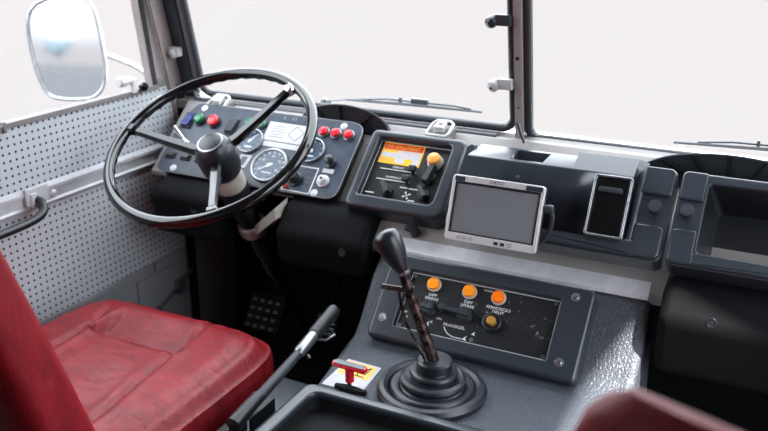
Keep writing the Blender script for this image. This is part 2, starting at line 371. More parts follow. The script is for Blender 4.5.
def window(idx, x0, x1, z0, z1, sealr, gl='glass'):
    mb = MB(); mb.loft([[ws(x0, z0, -0.002), ws(x1, z0, -0.002), ws(x1, z1, -0.002), ws(x0, z1, -0.002)], [ws(x0, z0, 0.002), ws(x1, z0, 0.002), ws(x1, z1, 0.002), ws(x0, z1, 0.002)]])
    w = struct('window_%d' % idx, mb, M[gl])
    rp = rrect(x0, x1, z0, z1, 0.028, 6)
    s1 = MB().tube([ws(p[0], p[1]) for p in rp], sealr, 12, close=True)
    part('window_seal', s1, M['rubber'], w)
    return w
w1 = window(1, -1.430, -0.5705, 0.8385, 1.60, 0.0095)
w2 = window(2, -0.5365, XR - 0.02, 0.822, 1.60, 0.0105)
# left rubber band with a bright insert beside the A pillar
mb = MB().tube([ws(-1.447, 0.84), ws(-1.447, 1.6)], 0.004, 8); part('seal_insert', mb, M['metal_grey'], w1)
mb = MB().loft([[ws(-1.495, z, -0.006), ws(-1.452, z, -0.012), ws(-1.452, z, 0.012), ws(-1.495, z, 0.012)] for z in (0.80, 1.62)]); part('window_seal', mb, M['rubber'], w1)
mb = MB().tube([ws(-0.5285, 0.84, -0.004), ws(-0.5285, 1.6, -0.004)], 0.0022, 8); part('seal_insert', mb, M['metal_grey'], w2)
# bolt and small tube on the centre pillar
X = T(-0.553, 1.78 - (1.005 - 0.85) * RAKE - 0.001, 1.005) @ Matrix.Rotation(R(90), 4, 'X')
mb = MB(X).lathe([(0.0042, 0), (0.0038, 0.003), (0.002, 0.0035)], 12); part('pillar_bolt', mb, M['lever'], w2)
X = T(-0.553, 1.78 - (0.895 - 0.85) * RAKE - 0.001, 0.895) @ Matrix.Rotation(R(90), 4, 'X')
mb = MB(X).lathe([(0.0026, 0), (0.0022, 0.002)], 10); part('pillar_bolt', mb, M['lever'], w2)
mb = MB().tube(interp([(-0.552, 1.765, 0.862), (-0.548, 1.762, 0.855), (-0.540, 1.757, 0.84), (-0.530, 1.752, 0.822)], 4), 0.0035, 8)
part('drain_tube', mb, M['black_satin'], w2)

# ---- left door
RK2 = 0.13
def sd(y, z, x=-1.512): return Vector((x, y - (z - 0.87) * RK2, z))
mb = MB().box(-1.535, -1.506, 0.52, 1.775, 0.06, 0.866)
door = struct('door_1', mb, M['door_low'])
mb = MB().box(-1.508, -1.50, 0.52, 1.772, 0.716, 0.862); part('door_upper_panel', mb, M['perf_up'], door)
mb = MB().box(-1.508, -1.50, 0.52, 1.762, 0.400, 0.665); part('door_lower_panel', mb, M['perf_lo'], door)
# sill cap, stepped where the sliding pane ends
mb = MB().box(-1.520, -1.496, 0.52, 1.215, 0.861, 0.867, 0.002).box(-1.520, -1.494, 1.215, 1.70, 0.860, 0.872, 0.002)
mb.box(-1.520, -1.492, 1.213, 1.220, 0.852, 0.876, 0.002); part('door_sill', mb, M['metal_grey'], door)
# rail with raised channel
mb = MB().prism([(-1.508, 0.664), (-1.492, 0.668), (-1.488, 0.676), (-1.494, 0.680), (-1.494, 0.702), (-1.486, 0.705), (-1.486, 0.712), (-1.508, 0.722)], 0.52, 1.772, axis='Y')
part('door_rail', mb, M['alu'], door)
mb = MB().box(-1.505, -1.494, 1.63, 1.735, 0.374, 0.403, 0.002).box(-1.508, -1.496, 0.52, 1.62, 0.388, 0.402, 0.002); part('door_lower_strip', mb, M['door_low'], door)
mb = MB(T(-1.494, 1.318, 0.690)).lathe([(0.010, 0), (0.010, 0.003), (0.006, 0.006), (0.0055, 0.0075), (0.0001, 0.008)], 20, D=(1, 0, 0)); part('door_rail_bolt', mb, M['alu'], door)
# pull handle: bracket plate and a dark strap curving into the cab
ph = part('pull_handle', MB().tube(interp([(-1.484, 1.262, 0.694), (-1.468, 1.262, 0.688), (-1.450, 1.245, 0.672), (-1.445, 1.20, 0.664), (-1.445, 1.10, 0.662), (-1.446, 0.92, 0.664), (-1.466, 0.90, 0.680), (-1.488, 0.90, 0.690)], 5), 0.0095, 12), M['black_satin'], door)
part('handle_bracket', MB().box(-1.492, -1.482, 1.235, 1.298, 0.682, 0.722, 0.003).box(-1.492, -1.478, 1.245, 1.262, 0.678, 0.71, 0.002), M['alu'], ph)
# check strap and hinge hardware low in the door's front corner
mb = MB().tube([(-1.492, 1.60, 0.255), (-1.492, 1.80, 0.345)], 0.006, 8).box(-1.50, -1.485, 1.60, 1.635, 0.235, 0.275, 0.003).box(-1.50, -1.482, 1.70, 1.73, 0.28, 0.32, 0.003)
part('door_check_strap', mb, M['steel'], door)
mb = MB().box(-1.506, -1.498, 1.56, 1.74, 0.10, 0.368, 0.004); part('door_pocket_panel', mb, M['door_low'], door)
part('door_seal', MB().tube([(-1.494, 1.778, 0.10), (-1.494, 1.778, 0.86)], 0.012, 10), M['black'], door)
# side glass with its front channel, and the white quarter piece
mb = MB().loft([[sd(0.52, 0.868), sd(1.685, 0.868), sd(1.685, 1.64), sd(0.52, 1.64)], [sd(0.52, 0.868, -1.516), sd(1.685, 0.868, -1.516), sd(1.685, 1.64, -1.516), sd(0.52, 1.64, -1.516)]])
w3 = struct('window_3', mb, M['glass'])
mb = MB().loft([[sd(1.690, z, -1.500), sd(1.705, z, -1.500), sd(1.705, z, -1.522), sd(1.690, z, -1.522)] for z in (0.865, 1.66)]); part('window_channel', mb, M['black_satin'], w3)
mb = MB().loft([[sd(1.683, z, -1.502), sd(1.690, z, -1.502), sd(1.690, z, -1.52), sd(1.683, z, -1.52)] for z in (0.865, 1.66)]); part('window_channel', mb, M['pillar'], w3)
mb = MB().loft([[sd(1.705, z, -1.512), sd(1.748, z, -1.512), sd(1.748, z, -1.516), sd(1.705, z, -1.516)] for z in (0.865, 1.66)]); part('quarter_glass', mb, M['glass'], w3)
mb = MB().box(-1.52, -1.50, 1.70, 1.76, 0.862, 0.885, 0.004); part('corner_plate', mb, M['metal_grey'], w3)

# ---- dash base sheet, visible between the fittings and as the bright shelf
BASE = plane(-1.535, 42)
def b42(v): return (BASE @ Vector((0, v, 0)))
# world coordinates of the sheet: slope from the windscreen down to the shelf edge
mb = MB(); ytop = 1.763
def yz(c, t, y):       # z on a tilted plane at this y
    t = R(t); return (c + math.sin(t) * y) / math.cos(t) + 1.3
zt = yz(-1.535, 42, ytop)
ze = yz(-1.535, 42, 1.540)
prof = [(1.540, ze), (ytop, zt), (ytop, 0.826), (ytop + 0.01, 0.826), (ytop + 0.01, zt - 0.02), (1.555, ze - 0.022), (1.547, ze - 0.020)]
prof = [(1.536, ze - 0.002), (1.540, ze + 0.002), (ytop, zt), (ytop + 0.006, 0.824), (ytop + 0.012, 0.824), (ytop + 0.012, zt - 0.012), (1.552, ze - 0.020), (1.538, ze - 0.022)]
mb.prism(prof, -0.795, XR, axis='X')
yl = 1.60; zl = yz(-1.535, 42, yl)
mb.prism([(yl, zl - 0.01), (yl, zl), (ytop, zt), (ytop + 0.006, 0.824), (ytop + 0.012, 0.824), (ytop + 0.012, zt - 0.012)], -1.452, -0.795, axis='X')
struct('trim_7', mb, M['metal_base'])
mb = MB().prism([(1.524, ze - 0.010), (1.526, ze - 0.003), (1.536, ze + 0.004), (1.552, ze + 0.0165), (1.552, ze + 0.010), (1.536, ze - 0.010)], -0.772, -0.205, axis='X'); struct('trim_8', mb, M['alu'])

# ================================================================== OBJECTS
# ---- cowl outside below the windscreen
mb = MB().prism([(1.835, 0.786), (1.835, 0.80), (1.90, 0.812), (1.945, 0.802), (1.965, 0.786)], -1.56, 0.50, axis='X')
solo('front_cowl', mb, M['body_white'], 'white painted outer cowl below the windscreen', 'body panel')

# ---- instrument panel
I = plane(-1.50, 42)
ip = thing('instrument_panel', 'blue-grey instrument panel with gauges and coloured buttons behind the steering wheel', 'instrument panel', I @ T(-1.15, 0.76, 0))
outline = [(-1.395, 0.758), (-0.93, 0.757), (-0.915, 0.760), (-0.906, 0.768), (-0.902, 0.782), (-0.902, 0.935), (-0.906, 0.95), (-0.916, 0.96), (-0.935, 0.964), (-1.372, 0.966), (-1.383, 0.962), (-1.392, 0.950), (-1.410, 0.905), (-1.412, 0.785), (-1.408, 0.765)]
part('face_plate', MB(I).prism(outline, -0.004, 0, 0.0012), M['panel_blue'], ip)
inner = [(x * 0.985 - 1.155 * 0.015, y * 0.97 + 0.86 * 0.03) for x, y in outline]
part('housing', MB(I).prism(inner, -0.028, -0.004), M['dash_dark'], ip)
# bright worn edge of the plate
part('edge_trim', MB(I).tube([(x, y, -0.002) for x, y in outline], 0.0016, 6, close=True), M['metal_base'], ip)
for x, v in ((-1.358, 0.952), (-1.360, 0.770), (-0.954, 0.950), (-0.957, 0.765)): screw(ip, I, x, v, 0, 0.006, True, 'alu')
def gauge(x, v, r, ang, name='gauge', lab=None, big=False):
    g = part(name, MB(I).frame(circ(x, v, r, 40), circ(x, v, r * 0.87, 40), 0, 0.007, 0.0025, 0.002), M['steel'], ip, lab)
    part('dial', MB(I).prism(circ(x, v, r * 0.88, 36), 0, 0.0015), M['dial'], g)
    tk = MB(I)
    for k in range(13 if big else 9):
        a = R(225 - 270 * k / (12 if big else 8)); c, s = math.cos(a), math.sin(a); r0, r1, w = r * 0.70, r * 0.83, r * 0.022
        tk.loft([[(x + c * r0 - s * w, v + s * r0 + c * w, 0.0016), (x + c * r1 - s * w, v + s * r1 + c * w, 0.0016), (x + c * r1 + s * w, v + s * r1 - c * w, 0.0016), (x + c * r0 + s * w, v + s * r0 - c * w, 0.0016)],
                 [(x + c * r0 - s * w, v + s * r0 + c * w, 0.0019), (x + c * r1 - s * w, v + s * r1 + c * w, 0.0019), (x + c * r1 + s * w, v + s * r1 - c * w, 0.0019), (x + c * r0 + s * w, v + s * r0 - c * w, 0.0019)]])
    part('tick_marks', tk, M['white'], g)
    a = R(ang); c, s = math.cos(a), math.sin(a)
    nd = MB(I).prism([(x - c * r * 0.2 - s * r * 0.06, v - s * r * 0.2 + c * r * 0.06), (x - c * r * 0.2 + s * r * 0.06, v - s * r * 0.2 - c * r * 0.06), (x + c * r * 0.72 + s * 0.0006, v + s * r * 0.72 - c * 0.0006), (x + c * r * 0.72 - s * 0.0006, v + s * r * 0.72 + c * 0.0006)], 0.003, 0.0038)
    nd.lathe([(r * 0.12, 0.002), (r * 0.12, 0.005), (r * 0.08, 0.0055)], 16, (x, v, 0)); part('needle', nd, M['white'], g)
    if big:
        nm = MB()
        for k, t in enumerate(('10', '30', '50', '70', '90')):
            aa = R(205 - 230 * k / 4); mm = text_mb(t, 0.0085, I @ T(x + math.cos(aa) * r * 0.54, v + math.sin(aa) * r * 0.54, 0.0018))
            me = bpy.data.meshes.new('t'); mm.bm.to_mesh(me); nm.bm.from_mesh(me); mm.bm.free()
        part('numerals', nm, M['white'], g)
        part('counter_window', MB(I).box(x - 0.011, x + 0.011, v + 0.008, v + 0.014, 0.0016, 0.0022), M['black_plate'], g)
        part('dial_print', MB(I).box(x - 0.013, x + 0.013, v - 0.021, v - 0.018, 0.0016, 0.002), M['white'], g)
    else:
        part('dial_print', MB(I).box(x - r * 0.3, x + r * 0.3, v - r * 0.5, v - r * 0.38, 0.0016, 0.002), M['white'], g)
    part('gauge_glass', MB(I).prism(circ(x, v, r * 0.87, 36), 0.0058, 0.0063), M['gauge_glass'], g)
gauge(-1.181, 0.874, 0.035, 60)
gauge(-1.100, 0.816, 0.047, 215, 'speedometer', None, True)
gauge(-1.008, 0.872, 0.034, 120)
def button(x, v, mt, r=0.0125, h=0.016, collar='steel', lab=None):
    b = part('push_button', MB(I).lathe([(r * 0.8, 0.003), (r * 0.82, h * 0.55), (r, h * 0.6), (r, h - 0.003), (r * 0.85, h - 0.0008), (r * 0.5, h), (0.0001, h + 0.0002)], 24, (x, v, 0)), M[mt], ip, lab)
    part('collar', MB(I).frame(circ(x, v, r * 1.25), circ(x, v, r * 0.85), 0, 0.005, 0.0015, 0.001), M[collar], b)
button(-1.352, 0.914, 'green_btn', 0.0135, 0.016, 'black_satin', 'green push button')
button(-1.308, 0.914, 'coral_btn', 0.0145, 0.016, 'black_satin', 'coral red push button')
button(-1.209, 0.925, 'green_btn', 0.011, 0.010, 'black_satin', 'green push button'); button(-1.170, 0.925, 'green_btn', 0.011, 0.010, 'black_satin', 'green push button')
for x in (-0.997, -0.965, -0.931): button(x, 0.926, 'red_btn', 0.0115, 0.012, 'steel', 'red push button')
def rocker(x, v, w, h, mt, lab=None, bezel='black_satin'):
    b = part('rocker_switch', MB(I).frame(rrect(x - w / 2, x + w / 2, v - h / 2, v + h / 2, 0.002, 3), rrect(x - w / 2 + 0.003, x + w / 2 - 0.003, v - h / 2 + 0.003, v + h / 2 - 0.003, 0.001, 3), 0, 0.005, 0.0015, 0.001), M[bezel], ip, lab)
    X2 = I @ T(x, v, 0.004) @ Matrix.Rotation(R(-9), 4, 'X')
    part('rocker', MB(X2).box(-w / 2 + 0.0035, w / 2 - 0.0035, -h / 2 + 0.0035, h / 2 - 0.0035, -0.004, 0.0045, 0.0012), M[mt], b)
rocker(-1.386, 0.909, 0.029, 0.046, 'blue_btn', 'blue rocker switch')
rocker(-1.252, 0.908, 0.028, 0.046, 'rubber')
for x in (-1.385, -1.339, -1.295): rocker(x, 0.803, 0.028, 0.017, 'black_plate')
# plaque with diamond and strip
pl = part('label_plate', MB(I).prism([(-1.152, 0.885), (-1.045, 0.883), (-1.046, 0.936), (-1.152, 0.938)], 0, 0.001), M['paper'], ip, 'white label plate with a diamond outline')
mb = MB(I)
cx, cv = -1.068, 0.911
for k in range(4):
    a, b = R(12 + 90 * k), R(12 + 90 * (k + 1)); mb.tube([(cx + 0.021 * math.cos(a), cv + 0.021 * math.sin(a), 0.0013), (cx + 0.021 * math.cos(b), cv + 0.021 * math.sin(b), 0.0013)], 0.0007, 5)
for k, (x0, x1) in enumerate(((-1.138, -1.098), (-1.136, -1.104), (-1.138, -1.100), (-1.134, -1.106), (-1.140, -1.100))): mb.box(x0, x1, 0.925 - k * 0.0075, 0.9265 - k * 0.0075, 0.001, 0.0013)
part('plate_print', mb, M['ink'], pl)
part('label_strip', MB(I).prism([(-1.146, 0.868), (-1.044, 0.866), (-1.044, 0.880), (-1.146, 0.882)], 0, 0.001), M['paper'], ip, 'blank white label strip')
t = part('label_plate', MB(I).frame([(-1.190, 0.800), (-1.163, 0.800), (-1.158, 0.836), (-1.190, 0.836)], [(-1.184, 0.806), (-1.170, 0.806), (-1.167, 0.830), (-1.184, 0.830)], 0, 0.0008, 0.0003, 0.0003), M['paper'], ip)
# small column of faint white legend marks on the top edge
for x in (-1.120, -1.096, -1.088): part('legend_mark', MB(I).box(x, x + 0.003, 0.948, 0.958, 0, 0.0004), M['ink'], ip)
# lower right: outlined field with a rotary switch and its red lamp
part('field_outline', MB(I).frame([(-1.045, 0.760), (-0.968, 0.759), (-0.970, 0.829), (-1.035, 0.829)], [(-1.0425, 0.762), (-0.9705, 0.761), (-0.9725, 0.8265), (-1.0325, 0.8265)], 0, 0.0006, 0.0002, 0.0002), M['white'], ip)
k = part('rotary_knob', MB(I).lathe([(0.018, 0), (0.018, 0.004), (0.0135, 0.006), (0.0125, 0.022), (0.0105, 0.025), (0.0001, 0.0255)], 26, (-1.017, 0.790, 0)).box(-1.0195, -1.0145, 0.777, 0.803, 0.02, 0.028, 0.001), M['black_satin'], ip)
part('indicator_lamp', MB(I).lathe([(0.005, 0), (0.005, 0.006), (0.0035, 0.009), (0.0001, 0.0095)], 14, (-1.035, 0.770, 0)), M['coral_btn'], ip, 'red indicator lamp')
mb = MB()
for k, (tx, x, v, s) in enumerate((('LEVELS', -0.988, 0.812, 0.006), ('HEIZ', -0.990, 0.800, 0.006), ('AUS', -0.985, 0.788, 0.006), ('EIN', -0.990, 0.776, 0.006))):
    part('legend_text', text_mb(tx, s, I @ T(x, v, 0.0003)), M['ink'], ip)
part('rotary_knob', MB(I).lathe([(0.0125, 0), (0.0125, 0.005), (0.0085, 0.006), (0.008, 0.012), (0.011, 0.014), (0.0105, 0.022), (0.007, 0.0245), (0.0001, 0.025)], 22, (-0.945, 0.846, 0)), M['black_satin'], ip)
part('label_plate', MB(I).prism(rrect(-0.959, -0.931, 0.820, 0.831, 0.001, 2), 0, 0.001), M['paper'], ip)
kb = part('key_socket', MB(I).lathe([(0.0155, 0), (0.0155, 0.004), (0.012, 0.006), (0.0115, 0.010), (0.009, 0.011), (0.009, 0.015), (0.005, 0.016), (0.0001, 0.016)], 26, (-0.946, 0.797, 0)), M['silver'], ip, 'silver round key socket')
part('key_slot', MB(I).lathe([(0.0035, 0.016), (0.003, 0.0175), (0.0001, 0.0176)], 12, (-0.946, 0.797, 0)), M['black_plate'], kb)

# ---- control panel in the middle (heater, radio fuse)
hp = thing('heater_control_panel', 'black framed control panel with orange sticker, sliders and knobs beside the instrument panel', 'control panel', I @ T(-0.745, 0.75, 0))
fo, fi = rrect(-0.868, -0.636, 0.742, 0.945, [0.022, 0.022, 0.014, 0.014], 6), rrect(-0.845, -0.668, 0.774, 0.926, [0.012, 0.012, 0.004, 0.004], 6)
part('surround', MB(I).frame(fo, fi, -0.030, 0.018, 0.009, 0.006, k=4), M['dash'], hp)
part('face_plate', MB(I).box(-0.848, -0.665, 0.770, 0.929, -0.005, 0.0), M['black_plate'], hp)
part('edge_trim', MB(I).tube([(-0.8435, 0.777, 0.001), (-0.8435, 0.924, 0.001), (-0.672, 0.922, 0.001)], 0.0009, 6), M['paper'], hp)
st = part('sticker', MB(I).prism([(-0.835, 0.868), (-0.734, 0.867), (-0.735, 0.923), (-0.834, 0.924)], 0, 0.0006), M['yellow_st'], hp, 'orange and white rectangular sticker with a red band')
part('sticker_band', MB(I).box(-0.832, -0.7375, 0.905, 0.9205, 0.0006, 0.0009), M['red_st'], st, 'red band')
part('sticker_print', text_mb('FW GALLARDET', 0.0115, I @ T(-0.785, 0.9125, 0.0011), sx=0.98), M['yellow_st'], st)
part('sticker_field', MB(I).box(-0.832, -0.795, 0.884, 0.897, 0.0006, 0.0009).box(-0.795, -0.7375, 0.884, 0.904, 0.0006, 0.0009).box(-0.796, -0.773, 0.871, 0.884, 0.0006, 0.0009).box(-0.754, -0.7375, 0.870, 0.884, 0.0006, 0.0009), M['paper'], st, 'white printed field')
part('sticker_field', MB(I).box(-0.832, -0.797, 0.874, 0.883, 0.0006, 0.0009), M['orange_st'], st, 'orange printed field')
part('sticker_print', text_mb('POLICE 117', 0.009, I @ T(-0.766, 0.894, 0.0011)), M['pink_st'], st)
ob = part('push_button', MB(I).lathe([(0.0125, 0.006), (0.0128, 0.014), (0.0150, 0.0145), (0.0150, 0.020), (0.013, 0.023), (0.008, 0.0245), (0.0001, 0.025)], 26, (-0.699, 0.885, 0)), M['amber'], hp, 'orange push button')
part('collar', MB(I).lathe([(0.0185, 0), (0.0185, 0.004), (0.0165, 0.006), (0.0160, 0.012), (0.013, 0.014)], 26, (-0.699, 0.885, 0)), M['silver'], ob)
for (x0, x1, v, kx, tw) in ((-0.822, -0.735, 0.8535, -0.741, (-0.797, -0.762)), (-0.822, -0.742, 0.8265, -0.746, (-0.803, -0.765))):
    s = part('slider', MB(I).box(x0, x1, v - 0.0012, v + 0.0012, 0, 0.0008), M['paper'], hp)
    part('slider_slot', MB(I).box(x0, x1, v - 0.0042, v - 0.0016, 0, 0.0004), M['black'], s)
    part('slider_knob', MB(I).box(kx - 0.0035, kx + 0.0035, v - 0.004, v + 0.004, 0, 0.012, 0.001).box(kx - 0.0095, kx + 0.0095, v - 0.006, v + 0.009, 0.010, 0.020, 0.003), M['black_satin'], s)
mb = MB()
for tx, x, v in (('DEFROST', -0.780, 0.8605), ('WARM', -0.792, 0.834), ('KALT', -0.772, 0.834)):
    part('legend_text', text_mb(tx, 0.0068, I @ T(x, v, 0.0003)), M['white'], hp)
for q_ in ((-0.760, -0.742, 0.8115, 0.814), (-0.738, -0.716, 0.811, 0.8135), (-0.836, -0.815, 0.788, 0.791), (-0.731, -0.715, 0.782, 0.785)): part('legend_mark', MB(I).box(*q_, 0, 0.0006), M['white'], hp)
mb = MB(I)      # fan symbol: four blades
for k in range(4):
    a = R(90 * k + 20); c, s = math.cos(a), math.sin(a); X0, V0 = -0.738, 0.795
    mb.prism([(X0, V0), (X0 + c * 0.009 - s * 0.004, V0 + s * 0.009 + c * 0.004), (X0 + c * 0.010 + s * 0.001, V0 + s * 0.010 - c * 0.001)], 0, 0.0007)
part('fan_symbol', mb, M['white'], hp)
def lever_knob(x, v, a, L=0.034, W=0.0065):
    X2 = I @ T(x, v, 0) @ Matrix.Rotation(R(a), 4, 'Z')
    mb = MB(X2).lathe([(0.0145, 0), (0.0145, 0.006), (0.012, 0.009), (0.0001, 0.0092)], 22)
    mb.loft([[(-W, -L * 0.45, 0.006), (W, -L * 0.45, 0.006), (W * 0.8, -L * 0.4, 0.022), (-W * 0.8, -L * 0.4, 0.022)], [(-W * 0.9, L * 0.6, 0.006), (W * 0.9, L * 0.6, 0.006), (W * 0.6, L * 0.55, 0.020), (-W * 0.6, L * 0.55, 0.020)]])
    return part('rotary_knob', mb, M['dash_dark'], hp)
lever_knob(-0.700, 0.846, -8, 0.044, 0.0085); lever_knob(-0.786, 0.798, 42); lever_knob(-0.698, 0.800, 42)

# ---- chrome latches on the top edge of the dash
def latch(x, label):
    y, z = 1.742, 0.828
    X = T(x, y, z) @ Matrix.Rotation(R(18), 4, 'X') @ Matrix.Scale(0.78, 4)
    th = thing('spring_clip', label, 'clip', X, 'wire clips on the dash edge')
    part('clip_loop', MB(X).tube([(-0.030, -0.030, 0.004), (0.024, -0.030, 0.004), (0.032, -0.016, 0.008), (0.034, 0.018, 0.018), (0.022, 0.026, 0.020), (-0.018, 0.026, 0.020), (-0.028, 0.016, 0.016), (-0.036, -0.018, 0.006)], 0.0045, 10, close=True), M['silver'], th)
    part('clip_catch', MB(X).box(-0.014, 0.016, -0.018, 0.020, 0.006, 0.026, 0.005).lathe([(0.010, 0.024), (0.009, 0.030), (0.004, 0.033), (0.0001, 0.0335)], 16, (0.001, 0.004, 0)), M['silver'], th)
    part('base_plate', MB(X).box(-0.036, 0.036, -0.034, 0.028, -0.020, 0.003, 0.002), M['metal_grey'], th)
latch(-1.335, 'silver wire clip on the dash edge behind the steering wheel')
latch(-0.722, 'silver wire clip on the dash edge above the orange sticker panel')

# ---- black demister ducts
def duct(x0, x1, h, y0, y1, zb, ribs, label):
    cx, w = (x0 + x1) / 2, (x1 - x0) / 2
    def prof(y, hh, ww): return [(cx + ww * math.cos(math.pi * i / 28), y, zb - 0.03 + (hh + 0.03) * (math.sin(math.pi * i / 28) ** 0.75)) for i in range(29)]
    th = thing('demister_duct', label, 'duct', T(cx, y0, zb), 'demister ducts behind the dash')
    part('hood', MB().loft([prof(y0, h * 0.92, w), prof(y0 + 0.002, h, w), prof(y1, h * 0.55, w * 0.92)], True, True), M['black_satin'], th)
    part('hood_rim', MB().tube([(p[0], p[1] - 0.001, p[2]) for p in prof(y0, h * 0.98, w * 0.99)], 0.0025, 6), M['dash'], th)
    for a in ribs:
        a = R(a); e = math.sin(a) ** 0.75
        part('rib', MB().tube([(cx + w * 0.35 * math.cos(a), y0 - 0.002, zb - 0.01), (cx + w * 0.94 * math.cos(a), y0 - 0.003, zb - 0.03 + (h * 0.92 + 0.03) * e), (cx + w * 0.94 * math.cos(a), (y0 + y1) / 2, zb - 0.03 + (h * 0.78 + 0.03) * e)], 0.004, 8), M['black'], th)
duct(-1.095, -0.845, 0.047, 1.738, 1.775, 0.818, (50, 95, 130), 'black rounded demister duct between the steering wheel and the sticker panel')
duct(-0.285, 0.075, 0.052, 1.715, 1.765, 0.806, (40, 70, 92, 115, 138), 'wide black ribbed demister duct behind the right storage bin')

# ---- centre dash housing with the ashtray
B = plane(-1.505, 48)
ch = thing('dash_housing', 'black moulded centre dash housing with a metal-rimmed ashtray and one round knob', 'dash housing', B @ T(-0.40, 0.56, -0.04))
part('flange', MB(B).prism(rrect(-0.610, -0.189, 0.556, 0.745, [0.014, 0.012, 0.006, 0.014], 5)[:12] + [(-0.262, 0.745), (-0.262, 0.690), (-0.592, 0.690), (-0.592, 0.745)] + rrect(-0.610, -0.189, 0.556, 0.745, [0.014, 0.012, 0.006, 0.014], 5)[12:], -0.055, -0.007, 0.003), M['dash'], ch)
part('flange_pad', MB(B).prism(rrect(-0.250, -0.191, 0.686, 0.743, [0.008, 0.011, 0.004, 0.004], 4), -0.012, 0.001, 0.004), M['dash'], ch)
part('flange_pad', MB(B).prism(rrect(-0.245, -0.192, 0.560, 0.624, [0.012, 0.010, 0.004, 0.004], 4), -0.012, 0.001, 0.004), M['dash'], ch)
part('flange_pad', MB(B).prism(rrect(-0.608, -0.235, 0.558, 0.590, [0.003, 0.006, 0.003, 0.012], 4), -0.012, 0.001, 0.005), M['dash'], ch)
kn = part('round_knob', MB(B).lathe([(0.0075, -0.008), (0.0075, 0.006), (0.0125, 0.009), (0.013, 0.018), (0.0115, 0.021), (0.0001, 0.0215)], 24, (-0.214, 0.655, 0)), M['rubber'], ch)
# raised box: profile in Y/Z, upper ledge with an open pocket
A1, A2, A3 = (1.507, 0.728), (1.572, 0.830), (1.576, 0.833)
zp = 0.833; back = (1.655, 0.836)
mb = MB()
full = [A1, A2, A3, back, (1.66, 0.80), (1.56, 0.70)]
mb.prism(full, -0.592, -0.508, axis='X'); mb.prism(full, -0.440, -0.378, axis='X'); mb.prism([A1, A2, A3, (1.622, 0.853), (1.66, 0.83), (1.66, 0.80), (1.56, 0.70)], -0.378, -0.262, axis='X')
mb.prism([A1, A2, A3, (1.583, 0.8333), (1.590, 0.805), (1.640, 0.805), (1.645, 0.8355), back, (1.66, 0.80), (1.56, 0.70)], -0.508, -0.440, axis='X')
# sloping right flank of the box
n = 6
mb.loft([[(-0.262, 1.572, 0.830), (-0.262, 1.622, 0.853), (-0.262, 1.655, 0.78), (-0.262, 1.507, 0.728)], [(-0.243, 1.597, 0.824), (-0.243, 1.622, 0.848), (-0.243, 1.655, 0.78), (-0.243, 1.518, 0.730)]])
bmesh.ops.remove_doubles(mb.bm, verts=mb.bm.verts, dist=0.0004)
part('raised_box', mb, M['dash'], ch)
ad = Vector((0, A2[0] - A1[0], A2[1] - A1[1])).normalized(); tl = math.degrees(math.atan2(ad.z, ad.y))
AX = T(-0.2945, A1[0], A1[1]) @ Matrix.Rotation(R(tl), 4, 'X')
at = part('ashtray', MB(AX).prism(rrect(-0.030, 0.030, 0.004, 0.112, 0.004, 4), 0.0, 0.008, 0.002), M['black_gloss'], ch, 'gloss black ashtray lid')
part('ashtray_rim', MB(AX).frame(rrect(-0.036, 0.036, -0.002, 0.118, 0.006, 5), rrect(-0.031, 0.031, 0.003, 0.113, 0.004, 5), -0.002, 0.012, 0.002, 0.002), M['steel'], at, 'bright metal ashtray rim')
part('ashtray_handle', MB(AX).box(-0.024, 0.020, 0.083, 0.094, 0.008, 0.016, 0.003), M['rubber'], at)
# dimple of a hidden screw on the face
part('blank_plug', MB(T(-0.48, 1.5560, 0.807) @ Matrix.Rotation(R(tl), 4, 'X')).lathe([(0.004, -0.001), (0.003, 0.0012), (0.0001, 0.0013)], 12), M['steel'], ch)

# ---- right storage bin
sb = thing('storage_bin', 'open black storage bin moulded into the right end of the dash', 'storage bin', B @ T(0.1, 0.56, -0.04))
fo, fi = rrect(-0.181, 0.395, 0.556, 0.744, [0.014, 0.012, 0.012, 0.014], 5), rrect(-0.131, 0.345, 0.585, 0.724, 0.008, 5)
part('bin_frame', MB(B).frame(fo, fi, -0.055, -0.004, 0.005, 0.003), M['dash'], sb)
part('flange_pad', MB(B).prism(rrect(-0.179, -0.135, 0.684, 0.742, [0.004, 0.004, 0.010, 0.008], 4), -0.012, 0.003, 0.004), M['dash'], sb)
part('flange_pad', MB(B).prism(rrect(-0.179, -0.135, 0.559, 0.625, [0.002, 0.004, 0.008, 0.012], 4), -0.012, 0.003, 0.004), M['dash'], sb)
part('flange_pad', MB(B).prism(rrect(-0.137, 0.392, 0.559, 0.583, [0.01, 0.002, 0.002, 0.002], 4), -0.012, 0.003, 0.004), M['dash'], sb)
mb = MB(B); o1, o2 = rrect(-0.131, 0.345, 0.585, 0.724, 0.008, 5), rrect(-0.112, 0.33, 0.600, 0.712, 0.012, 5)
mb.loft([[(p[0], p[1], -0.012) for p in o1], [(p[0], p[1], -0.105) for p in o2]], False, True)
part('bin_well', mb, M['black_satin'], sb)
part('round_knob', MB(B).lathe([(0.0075, -0.008), (0.0075, 0.006), (0.0125, 0.009), (0.013, 0.018), (0.0115, 0.021), (0.0001, 0.0215)], 24, (-0.158, 0.655, 0)), M['rubber'], sb)

